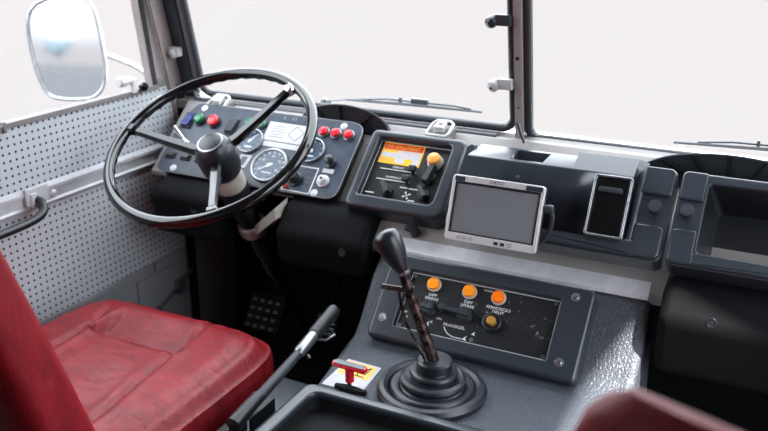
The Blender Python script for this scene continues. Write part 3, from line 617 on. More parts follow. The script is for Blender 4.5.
# ---- padded knee bolsters
def bolster(x0, x1, pts, label, sx):
    def rounded(pr, cuts):
        return pr
    mb = MB(); mb.prism(pts, x0, x1, axis='X')
    sharp = [e for e in mb.bm.edges]
    bmesh.ops.bevel(mb.bm, geom=sharp, offset=0.018, segments=4, affect='EDGES', profile=0.5)
    th = thing('knee_bolster', label, 'padding', T((x0 + x1) / 2, pts[0][0], pts[0][1]), 'padded knee bolsters under the dash')
    part('pad', mb, M['knee'], th)
    X = T(sx[0], sx[1], sx[2]) @ Matrix.Rotation(R(90 - 14), 4, 'X')
    part('screw', MB(X).frame(circ(0, 0, 0.009), circ(0, 0, 0.0065), -0.001, 0.0012, 0.0005, 0.0005).lathe([(0.0065, -0.001), (0.005, 0.0006), (0.0001, 0.0006)], 16), M['black_satin'], th)
prof = [(1.462, 0.42), (1.452, 0.642), (1.510, 0.684), (1.60, 0.684), (1.60, 0.42)]
bolster(-1.022, -0.790, [(1.510, 0.535), (1.497, 0.618), (1.545, 0.672), (1.60, 0.685), (1.60, 0.535)], 'black padded knee bolster between the steering column and the engine cover', (-0.845, 1.497, 0.600))
bolster(-1.385, -1.195, [(1.515, 0.55), (1.505, 0.655), (1.54, 0.676), (1.60, 0.69), (1.60, 0.55)], 'black padded knee bolster under the left end of the instrument panel', (-1.25, 1.508, 0.63))
bolster(-0.176, 0.405, [(1.462, 0.50), (1.452, 0.615), (1.494, 0.664), (1.58, 0.676), (1.60, 0.50)], 'black padded knee bolster below the storage bin', (-0.085, 1.458, 0.622))

# ---- monitor on its arm
RM = plane(-1.498, 70.5)
XS = 0.962
Xc = T(-0.5165 * XS, 1.5325 * XS, 1.3 - 0.568 * XS) @ Matrix.Rotation(R(70.5), 4, 'X')
mo = thing('monitor', 'small silver flat monitor with a blank grey screen on the dash shelf', 'monitor', Xc)
W, H = 0.0920, 0.0640
part('bezel', MB(Xc).frame(rrect(-W, W, -H, H, 0.007, 5), rrect(-W + 0.0065, W - 0.0065, -H + 0.0155, H - 0.0125, 0.001, 5), -0.004, 0.006, 0.002, 0.001), M['silver'], mo)
part('back_shell', MB(Xc).box(-W + 0.002, W - 0.001, -H + 0.001, H - 0.001, -0.024, -0.0035, 0.004), M['dash'], mo, 'dark grey back shell')
part('screen', MB(Xc).box(-W + 0.0095, W - 0.0095, -H + 0.018, H - 0.0155, -0.004, 0.002), M['screen'], mo)
part('screen_border', MB(Xc).frame(rrect(-W + 0.0065, W - 0.0065, -H + 0.0155, H - 0.0125, 0.001, 3), rrect(-W + 0.0105, W - 0.0105, -H + 0.0185, H - 0.017, 0.001, 3), -0.003, 0.004, 0.0005, 0.0005), M['black_satin'], mo)
part('corner_strip', MB(Xc).box(-W + 0.006, -0.066, H - 0.012, H - 0.003, 0.005, 0.0066), M['dash'], mo, 'dark corner strip')
part('corner_strip', MB(Xc).box(0.056, W - 0.004, H - 0.012, H - 0.003, 0.005, 0.0066), M['dash'], mo, 'dark corner strip')
part('logo', text_mb('DIETZ', 0.0085, Xc @ T(-0.002, H - 0.0065, 0.0063), sx=1.25), M['dash'], mo)
mb = MB(Xc)
for x in (-0.062, -0.050, -0.037): mb.frame(rrect(x - 0.004, x + 0.004, -H + 0.005, -H + 0.0105, 0.002, 3), rrect(x - 0.003, x + 0.003, -H + 0.006, -H + 0.0095, 0.0015, 3), 0.0055, 0.0068, 0.0003, 0.0003)
part('menu_buttons', mb, M['ink'], mo)
for x in (0.014, 0.027): part('port', MB(Xc).box(x - 0.004, x + 0.004, -H + 0.0045, -H + 0.0105, 0.0055, 0.0068), M['black_satin'], mo)
part('power_button', MB(Xc).frame(circ(0.041, -H + 0.0077, 0.0042, 16), circ(0.041, -H + 0.0077, 0.003, 16), 0.0055, 0.0068, 0.0003, 0.0003), M['ink'], mo)
part('mount_arm', MB(Xc).tube([(0.0, 0.0, -0.02), (0.0, -0.015, -0.075)], 0.009, 12), M['black_satin'], mo)
mb = MB().tube(interp([(-0.42, 1.487, 0.776), (-0.403, 1.487, 0.777), (-0.39, 1.487, 0.769), (-0.387, 1.487, 0.752), (-0.393, 1.487, 0.725), (-0.409, 1.487, 0.702)], 6), 0.0045, 10)
mb.lathe([(0.009, -0.008), (0.0095, 0.004), (0.007, 0.008)], 14, (-0.394, 1.489, 0.773), (1, 0, 0.1))
part('cable', mb, M['rubber'], mo, 'grey cable looping behind the right edge')

# ---- small black knob on the shelf
X = T(-0.683, 1.580, yz(-1.535, 42, 1.580)) @ Matrix.Rotation(R(42), 4, 'X')
X = T(-0.702, 1.567, yz(-1.535, 42, 1.567)) @ Matrix.Rotation(R(42), 4, 'X')
kb = thing('shelf_knob', 'small black turn knob on the silver shelf left of the monitor', 'knob', X)
part('knob_body', MB(X).lathe([(0.012, 0), (0.012, 0.006), (0.0105, 0.009), (0.010, 0.02), (0.008, 0.022), (0.0001, 0.0222)], 22), M['black_satin'], kb)
part('knob_wing', MB(X).box(-0.020, 0.002, -0.005, 0.005, 0.010, 0.021, 0.002), M['black_satin'], kb)

# ---- engine console: grained vinyl cover
yd = 1.409
mb = MB()
K = plane(-1.59, 46)
xs = [(-0.770, -0.200)]
def con_loop(xl0, xl1, xl2, xr):
    return None
zt2 = 0.47
secs = [  # (y, z_top, xl, xr)
    (1.552, 0.618, -0.768, -0.197), (1.545, 0.614, -0.769, -0.196), (1.50, 0.566, -0.772, -0.196), (1.43, 0.494, -0.766, -0.196), (1.40, 0.474, -0.764, -0.198), (1.36, 0.468, -0.762, -0.205),
    (1.20, 0.468, -0.735, -0.215), (0.95, 0.468, -0.715, -0.215), (0.50, 0.468, -0.70, -0.215)]
loops = []
for y, z, xl, xr in secs:
    r = 0.016; n = 5; pts = [(xl - 0.02, y, 0.0), (xl, y, z - r)]
    for k in range(1, n + 1):
        a = math.pi / 2 * k / n; pts.append((xl + r * (1 - math.cos(a)), y, z - r + r * math.sin(a)))
    for k in range(0, n + 1):
        a = math.pi / 2 * k / n; pts.append((xr - r + r * math.sin(a), y, z - r + r * math.cos(a)))
    pts += [(xr, y, z - r - 0.002), (xr + 0.02, y, 0.0)]
    loops.append(pts)
mb.loft(loops)
con = thing('engine_console', 'grey grained vinyl engine cover between the two seats', 'engine cover', T(-0.48, 1.0, 0))
part('cover', mb, M['vinyl'], con)
# sticker with a diagram lying on the deck
st = part('sticker', MB().prism([(-0.722, 1.196), (-0.640, 1.196), (-0.648, 1.297), (-0.722, 1.300)], 0.4685, 0.4695), M['paper'], con, 'white sticker with a yellow diagram field')
part('sticker_field', MB().prism([(-0.7175, 1.246), (-0.650, 1.243), (-0.655, 1.292), (-0.7175, 1.294)], 0.4695, 0.4699), M['yellow_pl'], st, 'yellow diagram field')
mb = MB()
for a, b in (((-0.705, 1.286), (-0.672, 1.270)), ((-0.672, 1.270), (-0.664, 1.285)), ((-0.690, 1.262), (-0.664, 1.260)), ((-0.664, 1.260), (-0.663, 1.285)), ((-0.690, 1.262), (-0.692, 1.275)), ((-0.676, 1.251), (-0.684, 1.272)), ((-0.71, 1.28), (-0.706, 1.289)), ((-0.682, 1.25), (-0.662, 1.249))):
    mb.tube([(a[0], a[1], 0.470), (b[0], b[1], 0.470)], 0.0011, 5)
part('diagram', mb, M['dark_ink'], st)

# ---- switch panel on the console face
P = plane(-1.561, 46)
sp = thing('switch_panel', 'black console switch panel with three orange lamps and scratched plate', 'switch panel', P @ T(-0.5, 0.38, -0.03))
fo = rrect(-0.722, -0.294, 0.370, 0.556, [0.012, 0.016, 0.016, 0.012], 6); fi = rrect(-0.671, -0.3555, 0.4005, 0.5245, 0.002, 6)
part('surround', MB(P).frame(fo, fi, -0.034, 0.014, 0.008, 0.003, k=4), M['dash'], sp)
part('face_plate', MB(P).box(-0.672, -0.3545, 0.3995, 0.5255, -0.006, 0.0), M['scratched'], sp)
part('edge_trim', MB(P).tube([(-0.668, 0.403, 0.001), (-0.668, 0.5225, 0.001), (-0.358, 0.5225, 0.001), (-0.358, 0.403, 0.001)], 0.0012, 6, close=True), M['paper'], sp)
for x, v in ((-0.330, 0.533), (-0.330, 0.402), (-0.697, 0.412)): screw(sp, P, x, v, 0.0145, 0.006, True, 'steel')
for x, v in ((-0.662, 0.516), (-0.365, 0.516), (-0.662, 0.408), (-0.365, 0.409), (-0.508, 0.410)): screw(sp, P, x, v, 0.0, 0.0042, False, 'steel')
for x, mt in ((-0.616, 'orange'), (-0.539, 'orange'), (-0.478, 'orange2')):
    l = part('warning_lamp', MB(P).lathe([(0.0125, 0.002), (0.0128, 0.010), (0.0115, 0.0135), (0.0105, 0.0135), (0.0095, 0.0125), (0.0001, 0.0128)], 26, (x, 0.505, 0)), M[mt], sp, 'orange warning lamp')
    part('collar', MB(P).frame(circ(x, 0.505, 0.0150), circ(x, 0.505, 0.0122), 0, 0.005, 0.001, 0.001), M['silver'], l)
def sw(x, v, a, L, tip=False):
    X2 = P @ T(x, v, 0) @ Matrix.Rotation(R(a), 4, 'Z')
    mb = MB(X2).lathe([(0.0165, 0), (0.0165, 0.004), (0.0145, 0.006), (0.0135, 0.014), (0.012, 0.0155), (0.0001, 0.016)], 26)
    mb.loft([[(-L, -0.0045, 0.010), (-L, 0.0045, 0.010), (-L, 0.003, 0.020), (-L, -0.003, 0.020)], [(0.012, -0.007, 0.010), (0.012, 0.007, 0.010), (0.012, 0.005, 0.022), (0.012, -0.005, 0.022)]])
    if tip: mb.lathe([(0.0075, 0.006), (0.008, 0.016), (0.006, 0.021), (0.0001, 0.0215)], 16, (-L, 0, 0))
    part('toggle_switch', mb, M['dash'], sp)
sw(-0.612, 0.454, 0, 0.016); sw(-0.536, 0.456, -3, 0.046, True)
ys = part('rotary_switch', MB(P).frame(circ(-0.476, 0.452, 0.0195), circ(-0.476, 0.452, 0.011), 0, 0.012, 0.003, 0.002), M['black_satin'], sp)
part('switch_lamp', MB(P).lathe([(0.0095, 0), (0.0095, 0.018), (0.008, 0.022), (0.0001, 0.0225)], 22, (-0.476, 0.452, 0)), M['amber_dim'], ys, 'dull amber lamp')
mb = MB()
def addt(tx, x, v, s, sx=1.1):
    part('legend_text', text_mb(tx, s, P @ T(x, v, 0.0004), sx=sx), M['white'], sp)
for x in (-0.613, -0.536): addt('DIFF', x, 0.4835, 0.0085); addt('SPERRE', x, 0.4755, 0.0085)
addt('FERNOSCILS', -0.473, 0.4835, 0.0082); addt('DRUT', -0.472, 0.4755, 0.0085)
addt('UN', -0.585, 0.438, 0.0065); addt('FRANSIGEL', -0.550, 0.4295, 0.0085); addt('AN', -0.660, 0.438, 0.006); addt('R', -0.652, 0.428, 0.006); addt('K', -0.598, 0.428, 0.008); addt('ALLRAD', -0.502, 0.5155, 0.0045)
mb = MB(P).tube(interp([(-0.570, 0.424, 0.0006), (-0.560, 0.413, 0.0006), (-0.545, 0.408, 0.0006), (-0.528, 0.408, 0.0006)], 4), 0.001, 5); part('legend_line', mb, M['white'], sp)
for (x, v, w) in ((-0.523, 0.411, 0.010), (-0.606, 0.424, 0.010), (-0.508, 0.424, 0.008)):
    part('legend_arrow', MB(P).prism([(x - w / 2, v - w / 3), (x + w / 2, v - w / 2), (x + w / 5, v), (x + w / 2.5, v + w / 2)], 0, 0.0006), M['white'], sp)

# ---- gear lever with its rubber boot
gb = Vector((-0.528, 1.262, 0.468))
gl = thing('gear_lever', 'long worn brown gear lever with black knob rising from a ribbed rubber boot', 'gear lever', T(*gb))
bo = part('boot', MB().lathe([(0.100, 0), (0.101, 0.010), (0.096, 0.017), (0.088, 0.019), (0.081, 0.015), (0.078, 0.006), (0.075, 0.004)], 48, gb, c1=False), M['boot'], gl)
a = Vector((-0.10, 0.30, 1)).normalized()
mb = MB()
prof = [(0.074, 0.002), (0.079, 0.006), (0.079, 0.012), (0.075, 0.017), (0.067, 0.018), (0.059, 0.015), (0.0565, 0.017), (0.0575, 0.022), (0.061, 0.025), (0.0600, 0.030), (0.054, 0.033), (0.046, 0.031), (0.041, 0.032), (0.0415, 0.036), (0.0445, 0.039), (0.0430, 0.043), (0.0370, 0.044), (0.0315, 0.043), (0.0310, 0.045), (0.0330, 0.048), (0.0330, 0.060), (0.0300, 0.063), (0.012, 0.063)]
lp = []
for r, h in prof:
    off = Vector((0.0, 0.06, 0)) * (h / 0.06) * 0.2
    lp.append([gb + off + Vector((r * math.cos(t) * 1.0, r * math.sin(t), h)) for t in [2 * math.pi * i / 48 for i in range(48)]])
mb.loft(lp, False, True); part('bellows', mb, M['boot'], bo)
base = gb + Vector((0.0, 0.012, 0.052)); kt = Vector((-0.6195, 1.250, 0.768)); kbm = Vector((-0.588, 1.253, 0.708)); 
part('rod', MB().tube([base, base.lerp(kbm, 0.5), kbm], [0.0115, 0.0108, 0.0092], 16), M['lever'], gl)
d = (kt - kbm).normalized()
part('knob', MB().lathe([(0.010, -0.008), (0.0125, -0.003), (0.0155, 0.006), (0.0215, 0.026), (0.0245, 0.046), (0.0238, 0.060), (0.019, 0.068), (0.010, 0.0715), (0.0001, 0.072)], 30, kbm, d), M['black_satin'], gl)
part('knob_nut', MB().lathe([(0.0095, -0.014), (0.0105, -0.012), (0.0105, -0.004), (0.0095, -0.002)], 8, kbm, d), M['steel'], gl)
q = kbm.lerp(base, 0.22)
part('trigger_arm', MB().tube([q + Vector((0.010, 0, 0)), q + Vector((-0.012, -0.004, -0.001)), q + Vector((-0.048, -0.010, 0.000))], [0.0075, 0.0055, 0.0058], 10).tube([q + Vector((-0.018, -0.004, -0.003)), q + Vector((-0.006, -0.004, -0.06)), kbm.lerp(base, 0.95) + Vector((-0.008, -0.012, 0.0))], 0.003, 8), M['lever'], gl)

# ---- red pull handle
tb = Vector((-0.668, 1.207, 0.4695))
th = thing('pull_handle', 'red T-shaped pull handle on the white sticker beside the gear lever', 'handle', T(*tb))
part('grip_bar', MB().loft([[(tb.x + x, tb.y + y * w, tb.z + 0.044 + h) for y, h in ((-0.009, 0.0), (-0.007, -0.004), (0.007, -0.004), (0.009, 0.0), (0.006, 0.004), (-0.006, 0.004))] for x, w in ((-0.034, 0.7), (-0.028, 1), (0.028, 1), (0.034, 0.7))]), M['red_btn'], th)
part('grip_top', MB().box(tb.x - 0.030, tb.x + 0.030, tb.y - 0.007, tb.y + 0.007, tb.z + 0.0475, tb.z + 0.0495, 0.0008), M['ink'], th, 'worn grey top of the grip')
part('stem', MB().lathe([(0.0085, 0.014), (0.0085, 0.034), (0.0105, 0.042)], 16, tb), M['red_btn'], th)
part('stem_shaft', MB().lathe([(0.005, 0.0), (0.005, 0.016)], 12, tb), M['chrome'], th)
part('collar', MB().loft([[(tb.x + 0.004 + x, tb.y - 0.008 + y * w, tb.z + h) for y, h in ((-0.008, 0.0), (0.008, 0.0), (0.006, 0.006), (-0.006, 0.006))] for x, w in ((-0.030, 0.5), (-0.012, 1.2), (0.012, 1.2), (0.034, 0.5))]), M['black'], th)

# ---- tray
mb = MB(T(0, 0, 0.468)); fo = rrect(-0.722, -0.235, 0.62, 1.149, [0.02, 0.03, 0.022, 0.02], 6); fi = rrect(-0.694, -0.262, 0.65, 1.122, [0.018, 0.026, 0.018, 0.018], 6)
tr = thing('tray', 'black deep plastic tray at the front of the engine cover', 'tray', T(-0.48, 0.88, 0.468))
part('rim', mb.frame(fo, fi, 0.0, 0.034, 0.010, 0.006, k=4), M['dash'], tr)
mb = MB(T(0, 0, 0.468)); mb.loft([[(p[0], p[1], 0.024) for p in fi], [(p[0] * 0.985 - 0.007, p[1] * 0.985 + 0.013, 0.0035) for p in fi], ], False, True)
part('well', mb, M['black'], tr)  # well coloured darker in place of the shade of a deeper tray

# ---- handbrake lever
hb = thing('handbrake_lever', 'black and steel handbrake lever between the red seat and the tray', 'handbrake', T(-0.80, 1.04, 0.40))
p0, p1, p2, p3, p4 = Vector((-0.80, 1.030, 0.450)), Vector((-0.80, 1.085, 0.466)), Vector((-0.80, 1.240, 0.490)), Vector((-0.80, 1.298, 0.503)), Vector((-0.80, 1.388, 0.523))
part('shaft', MB().tube([p1.lerp(p0, 0.4), p2], [0.0115, 0.0095], 14), M['rubber'], hb)
part('sleeve', MB().tube([p2, p2.lerp(p3, 0.15), p2.lerp(p3, 0.8), p3], [0.010, 0.0125, 0.0125, 0.0115], 18), M['steel'], hb, 'worn steel sleeve')
part('grip', MB().tube([p3, p3.lerp(p4, 0.06), p3.lerp(p4, 0.9), p3.lerp(p4, 0.98), p4], [0.0125, 0.0145, 0.0145, 0.0125, 0.004], 20, sx=0.85), M['black_plate'], hb)
part('release_trigger', MB().tube([p3 + Vector((0.004, 0.01, -0.012)), p3 + Vector((0.012, 0.03, -0.022)), p3 + Vector((0.018, 0.055, -0.020)), p3 + Vector((0.012, 0.055, -0.014))], 0.0028, 8), M['steel'], hb)
part('clevis', MB().box(-0.812, -0.788, 1.025, 1.055, 0.43, 0.462, 0.006).tube([p0 + Vector((0, -0.004, 0.006)), p1 + Vector((0, 0.02, 0.004))], [0.015, 0.0125], 14), M['black_satin'], hb)
part('ratchet_plate', MB().box(-0.792, -0.788, 1.06, 1.14, 0.39, 0.452, 0.002), M['black_satin'], hb)
part('grease_nipple', MB().lathe([(0.004, 0), (0.003, 0.008), (0.0001, 0.009)], 10, (-0.792, 1.262, 0.480), (0.6, 0.1, -0.8)), M['steel'], hb)
part('bracket', MB().box(-0.872, -0.778, 0.80, 1.283, 0.36, 0.40, 0.003), M['dash'], hb)
part('bracket_leg', MB().box(-0.86, -0.79, 0.82, 1.25, 0.0, 0.362), M['black'], hb)

# ---- steering wheel
WC = Vector((-1.157, 1.467, 0.815)); WT = R(30.3)
WX = Matrix.Translation(WC) @ Matrix.Rotation(WT, 4, 'X')
sw_ = thing('steering_wheel', 'large thin-rimmed black steering wheel with three spokes', 'steering wheel', WX)
mb = MB(WX); NR = 120
rim = []
for i in range(NR):
    a = 2 * math.pi * i / NR
    # finger grips on the underside
    rr = 0.0125
    lp = []
    for k in range(16):
        t = 2 * math.pi * k / 16; q = rr * (1 + (0.10 * math.cos(a * 44) if math.sin(t) < -0.2 else 0))
        lp.append(((0.2345 + q * math.cos(t)) * math.cos(a), (0.2345 + q * math.cos(t)) * math.sin(a), q * 1.05 * math.sin(t)))
    rim.append(lp)
rim.append(rim[0]); mb.loft(rim, False, False)
part('rim', mb, M['black_gloss'], sw_)
for ang in (179, 61, -57):
    a = R(ang); c, s = math.cos(a), math.sin(a)
    def sp_(r, z, w, h): return [(r * c - s * w * u, r * s + c * w * u, z + h * v) for u, v in ((-1, -0.4), (-0.6, -1), (0.6, -1), (1, -0.4), (1, 0.4), (0.6, 1), (-0.6, 1), (-1, 0.4))]
    spk = part('spoke', MB(WX).loft([sp_(0.030, -0.036, 0.0135, 0.011), sp_(0.06, -0.033, 0.0130, 0.0105), sp_(0.12, -0.022, 0.0118, 0.0095), sp_(0.19, -0.006, 0.0105, 0.008), sp_(0.224, 0.0, 0.0105, 0.0075)]), M['black_gloss'], sw_)
    part('spoke_sleeve', MB(WX).loft([sp_(0.226, 0.001, 0.0135, 0.0115), sp_(0.216, 0.0, 0.0135, 0.0115), sp_(0.209, -0.002, 0.0115, 0.009)]), M['chrome'] if ang == 61 else M['black_gloss'], spk)
hub = part('hub', MB(WX).lathe([(0.0335, -0.098), (0.0405, -0.090), (0.0455, -0.07), (0.0460, -0.040), (0.0435, -0.022), (0.0375, -0.010), (0.0335, -0.0035), (0.0305, -0.001)], 40), M['black_satin'], sw_)
part('hub_ring', MB(WX).lathe([(0.0305, -0.003), (0.0305, 0.0005), (0.0265, 0.0015), (0.0255, -0.001)], 40, c0=False, c1=False), M['steel'], hub)
part('hub_cap', MB(WX).lathe([(0.0265, -0.001), (0.0255, 0.002), (0.020, 0.0045), (0.010, 0.006), (0.0001, 0.0063)], 36), M['dash_dark'], hub)

# ---- steering column
scx = thing('steering_column', 'black steering column on a beige cast bracket below the wheel', 'steering column', Matrix.Translation(WX @ Vector((0, 0, -0.75))))
part('collar', MB(WX).lathe([(0.031, -0.100), (0.036, -0.103), (0.037, -0.112), (0.0365, -0.136), (0.034, -0.140)], 32), M['beige'], scx, 'beige collar')
part('shroud', MB(WX).lathe([(0.0345, -0.139), (0.0365, -0.143), (0.0335, -0.225), (0.026, -0.245), (0.025, -0.30)], 32), M['black_satin'], scx)
part('tube', MB(WX).lathe([(0.0205, -0.30), (0.0205, -0.46), (0.016, -0.47), (0.015, -0.84)], 24), M['black_satin'], scx)
part('joint_sleeve', MB(WX).lathe([(0.0215, -0.34), (0.0235, -0.345), (0.0235, -0.385), (0.021, -0.39)], 24), M['rubber'], scx)
br = MB(WX).lathe([(0.033, -0.300), (0.035, -0.295), (0.035, -0.272), (0.033, -0.268)], 28)
e0 = WX @ Vector((0, 0, -0.285))
br2 = MB(); br2.loft([[e0 + Vector((0.02, -0.02, -0.014)), e0 + Vector((0.02, -0.02, 0.012)), e0 + Vector((0.02, 0.03, 0.012)), e0 + Vector((0.02, 0.03, -0.014))],
                       [Vector((-1.02, 1.505, 0.643)), Vector((-1.02, 1.505, 0.670)), Vector((-1.02, 1.56, 0.680)), Vector((-1.02, 1.56, 0.643))]])
me = bpy.data.meshes.new('t'); br2.bm.to_mesh(me); br.bm.from_mesh(me); br2.bm.free()
part('bracket', br, M['beige'], scx, 'beige cast bracket')
part('bracket_bolt', MB().lathe([(0.006, 0), (0.006, 0.004), (0.0035, 0.005)], 6, e0 + Vector((0.026, -0.024, 0.0)), (0.3, -1, 0.2)), M['steel'], scx)
st = part('stalk', MB().tube(interp([WX @ Vector((-0.03, 0.01, -0.125)), (-1.245, 1.57, 0.740), (-1.326, 1.590, 0.768), (-1.362, 1.592, 0.800)], 5), [0.0035] * 8 + [0.004] * 4 + [0.005] * 4, 10), M['chrome'], scx, 'thin chrome stalk')

# ---- window latch on the door sill
X = T(-1.490, 1.625, 0.868)
wl = thing('window_latch', 'grey window catch with a black ball on the door sill', 'window catch', X)
part('catch_post', MB(X).box(-0.006, 0.006, -0.028, -0.010, 0.0, 0.036, 0.003), M['silver'], wl)
part('catch_knob', MB(X).lathe([(0.009, 0), (0.0125, 0.004), (0.0125, 0.020), (0.010, 0.028), (0.009, 0.044)], 18, (0, -0.070, 0.034), (0, 1, 0)), M['silver'], wl)
part('ball', MB(X).lathe([(0.006, -0.010), (0.0105, -0.006), (0.0125, 0.0), (0.0115, 0.006), (0.006, 0.0105), (0.0001, 0.012)], 18, (0.003, 0.012, 0.010)), M['black_gloss'], wl)

# ---- clip-on hooks on the pillars
def hook(x, z, label, mt, side=-1):
    p = ws(x, z, -0.026); X = Matrix.Translation(p)
    h = thing('blind_hook', label, 'hook', X, 'blind hooks on the windscreen pillars')
    part('hook_arm', MB(X).box(-0.002 if side < 0 else -0.026, 0.034 if side < 0 else 0.012, -0.006, 0.014, -0.011, 0.013, 0.004), M[mt], h)
    part('hook_nose', MB(X).lathe([(0.010, -0.013), (0.0125, -0.010), (0.0135, 0.0), (0.0125, 0.008), (0.0075, 0.012), (0.0001, 0.013)], 20, (-0.008, 0.0, -0.003), (-0.25, -0.9, -0.35)), M[mt], h)
    part('hook_rivet', MB(X).lathe([(0.0032, 0.011), (0.0028, 0.0145), (0.0001, 0.015)], 10, (-0.008, 0.0, -0.003), (-0.25, -0.9, -0.35)), M['dash'], h)
hook(-0.597, 0.945, 'white plastic blind hook low on the centre pillar', 'hook')
hook(-0.597, 1.084, 'dark grey plastic blind hook high on the centre pillar', 'dash')
hook(-1.470, 0.950, 'white plastic blind hook on the left windscreen pillar', 'hook', 1)
hook(-1.464, 1.115, 'dark grey plastic blind hook at the top of the left pillar', 'dash', 1)

# ---- wipers outside
def wiper(a, b, pv, label, lift=0.0):
    a, b, pv = Vector(a), Vector(b), Vector(pv)
    w = thing('windscreen_wiper', label, 'wiper', Matrix.Translation(pv), 'windscreen wipers')
    part('wiper_blade', MB().tube([a, a.lerp(b, 0.5) + Vector((0, 0, 0.002)), b], [0.003, 0.0045, 0.003], 8), M['rubber'], w)
    m = a.lerp(b, 0.55) + Vector((0, 0.004, 0.009))
    part('blade_bridge', MB().tube([a.lerp(b, 0.12) + Vector((0, 0.002, 0.004)), a.lerp(b, 0.3) + Vector((0, 0.004, 0.010)), m, a.lerp(b, 0.8) + Vector((0, 0.004, 0.008)), a.lerp(b, 0.92) + Vector((0, 0.002, 0.004))], 0.0026, 8), M['dash'], w)
    part('pivot_joint', MB().box(m.x - 0.022, m.x + 0.022, m.y - 0.005, m.y + 0.005, m.z - 0.004, m.z + 0.009, 0.002).box(m.x - 0.055, m.x - 0.049, m.y - 0.004, m.y + 0.004, m.z - 0.006, m.z + 0.008, 0.001), M['dash'], w)
    part('wiper_arm', MB().tube(interp([m, m.lerp(pv, 0.35) + Vector((0, 0.01, 0.006)), m.lerp(pv, 0.7) + Vector((0, 0.012, 0.004)), pv], 5), 0.003, 8), M['dash'], w)
    part('pivot', MB().lathe([(0.014, -0.018), (0.014, 0.0), (0.009, 0.008), (0.0001, 0.009)], 16, pv), M['dash'], w)
wiper((-1.03, 1.865, 0.847), (-0.672, 1.868, 0.852), (-1.12, 1.91, 0.825), 'black windscreen wiper lying along the bottom of the left windscreen')
wiper((-0.235, 1.860, 0.834), (0.16, 1.860, 0.846), (0.30, 1.91, 0.825), 'dark windscreen wiper lying along the bottom of the right windscreen')

# ---- outside mirror with its arm
MX = T(-1.905, 1.80, 0.905)
cp = Vector((0, 0, 1.3)); mc = Vector((-1.905, 1.80, 0.925)); vin = (mc - cp).normalized()
tgt = Vector((-0.22, -1.0, 0.0)).normalized(); nrm = (tgt - vin).normalized()
q = nrm.to_track_quat('Z', 'Y').to_matrix().to_4x4()
# roll so that the mirror's long side stands upright
zax = nrm; yax = (Vector((0, 0, 1)) - zax * zax.z).normalized(); xax = yax.cross(zax)
MX = Matrix(((xax.x, yax.x, zax.x, mc.x), (xax.y, yax.y, zax.y, mc.y), (xax.z, yax.z, zax.z, mc.z), (0, 0, 0, 1)))
mi = thing('outside_mirror', 'tall rounded outside mirror beyond the left door window', 'mirror', MX)
mo_ = [(v.x, v.y) for v in interp([(x_, y_, 0) for x_, y_ in ((-0.085, 0.118), (-0.105, 0.096), (-0.115, 0.059), (-0.114, 0.012), (-0.104, -0.053), (-0.087, -0.107), (-0.065, -0.138), (-0.029, -0.148), (0.043, -0.146), (0.081, -0.133), (0.105, -0.103), (0.112, -0.046), (0.107, 0.01), (0.099, 0.065), (0.088, 0.111), (0.068, 0.135), (0.021, 0.142), (-0.04, 0.136), (-0.085, 0.118))], 3)][:-1]
mo_ = mo_[::-1]
part('mirror_rim', MB(MX).tube([(p[0], p[1], 0.001) for p in mo_], 0.0052, 10, close=True), M['steel'], mi)
part('mirror_glass', MB(MX).prism(mo_, -0.006, 0.0), M['mirror'], mi)
part('mirror_shell', MB(MX).loft([[(p[0], p[1], -0.006) for p in mo_], [(p[0] * 0.97, p[1] * 0.97, -0.02) for p in mo_], [(p[0] * 0.75, p[1] * 0.8, -0.034) for p in mo_]], True, True), M['body_white'], mi)
part('mirror_arm', MB().tube(interp([MX @ Vector((0.02, 0, -0.03)), (-1.80, 1.88, 0.89), (-1.70, 1.88, 0.86), (-1.60, 1.86, 0.80), (-1.545, 1.86, 0.74)], 5), 0.008, 10), M['steel'], mi)

# ---- pedals
def pedal(x, y, z, w, h, label, tilt=55):
    X = T(x, y, z) @ Matrix.Rotation(R(tilt), 4, 'X')
    p = thing('pedal', label, 'pedal', X, 'foot pedals')
    part('pedal_pad', MB(X).box(-w, w, -h, h, -0.008, 0.002, 0.003), M['black'], p)
    mb = MB(X)
    for i in range(4):
        for j in range(4): mb.box(-w + 0.008 + i * (2 * w - 0.012) / 4, -w + 0.020 + i * (2 * w - 0.012) / 4, -h + 0.006 + j * (2 * h - 0.008) / 4, -h + 0.013 + j * (2 * h - 0.008) / 4, 0.002, 0.006, 0.001)
    part('pad_tread', mb, M['dash'], p)
    part('pedal_stem', MB().tube([X @ Vector((0, 0, -0.006)), (x, y + 0.07, z + 0.10), (x, y + 0.13, z + 0.28)], 0.009, 8), M['black'], p)
pedal(-1.195, 1.70, 0.290, 0.054, 0.050, 'black clutch pedal with a ribbed pad in the dark footwell')
pedal(-1.045, 1.76, 0.26, 0.034, 0.032, 'black brake pedal beside the clutch pedal')

# ---- driver's seat
def sstep(a, b, t):
    t = max(0, min(1, (t - a) / (b - a))); return t * t * (3 - 2 * t)
seat = thing('driver_seat', 'red vinyl driver seat in front of the steering wheel', 'seat', T(-1.15, 1.05, 0))
SX0, SX1, SY0, SY1 = -1.405, -0.893, 0.74, 1.345
def segd(px, py, a, b):
    ax, ay = a; bx, by = b; t = max(0, min(1, ((px - ax) * (bx - ax) + (py - ay) * (by - ay)) / ((bx - ax) ** 2 + (by - ay) ** 2)))
    return math.hypot(px - ax - t * (bx - ax), py - ay - t * (by - ay))
seams = [((-1.266, 1.166), (-1.318, 1.335)), ((-1.266, 1.166), (-1.264, 0.74)), ((-1.033, 1.158), (-1.064, 1.335)), ((-1.033, 1.158), (-0.995, 0.74))]
def seat_top(u, v):
    # superellipse plan
    x = SX0 + (SX1 - SX0) * u; y = SY0 + (SY1 - SY0) * v
    ex = abs(2 * u - 1); ey = max(0, 2 * v - 1)
    return x, y
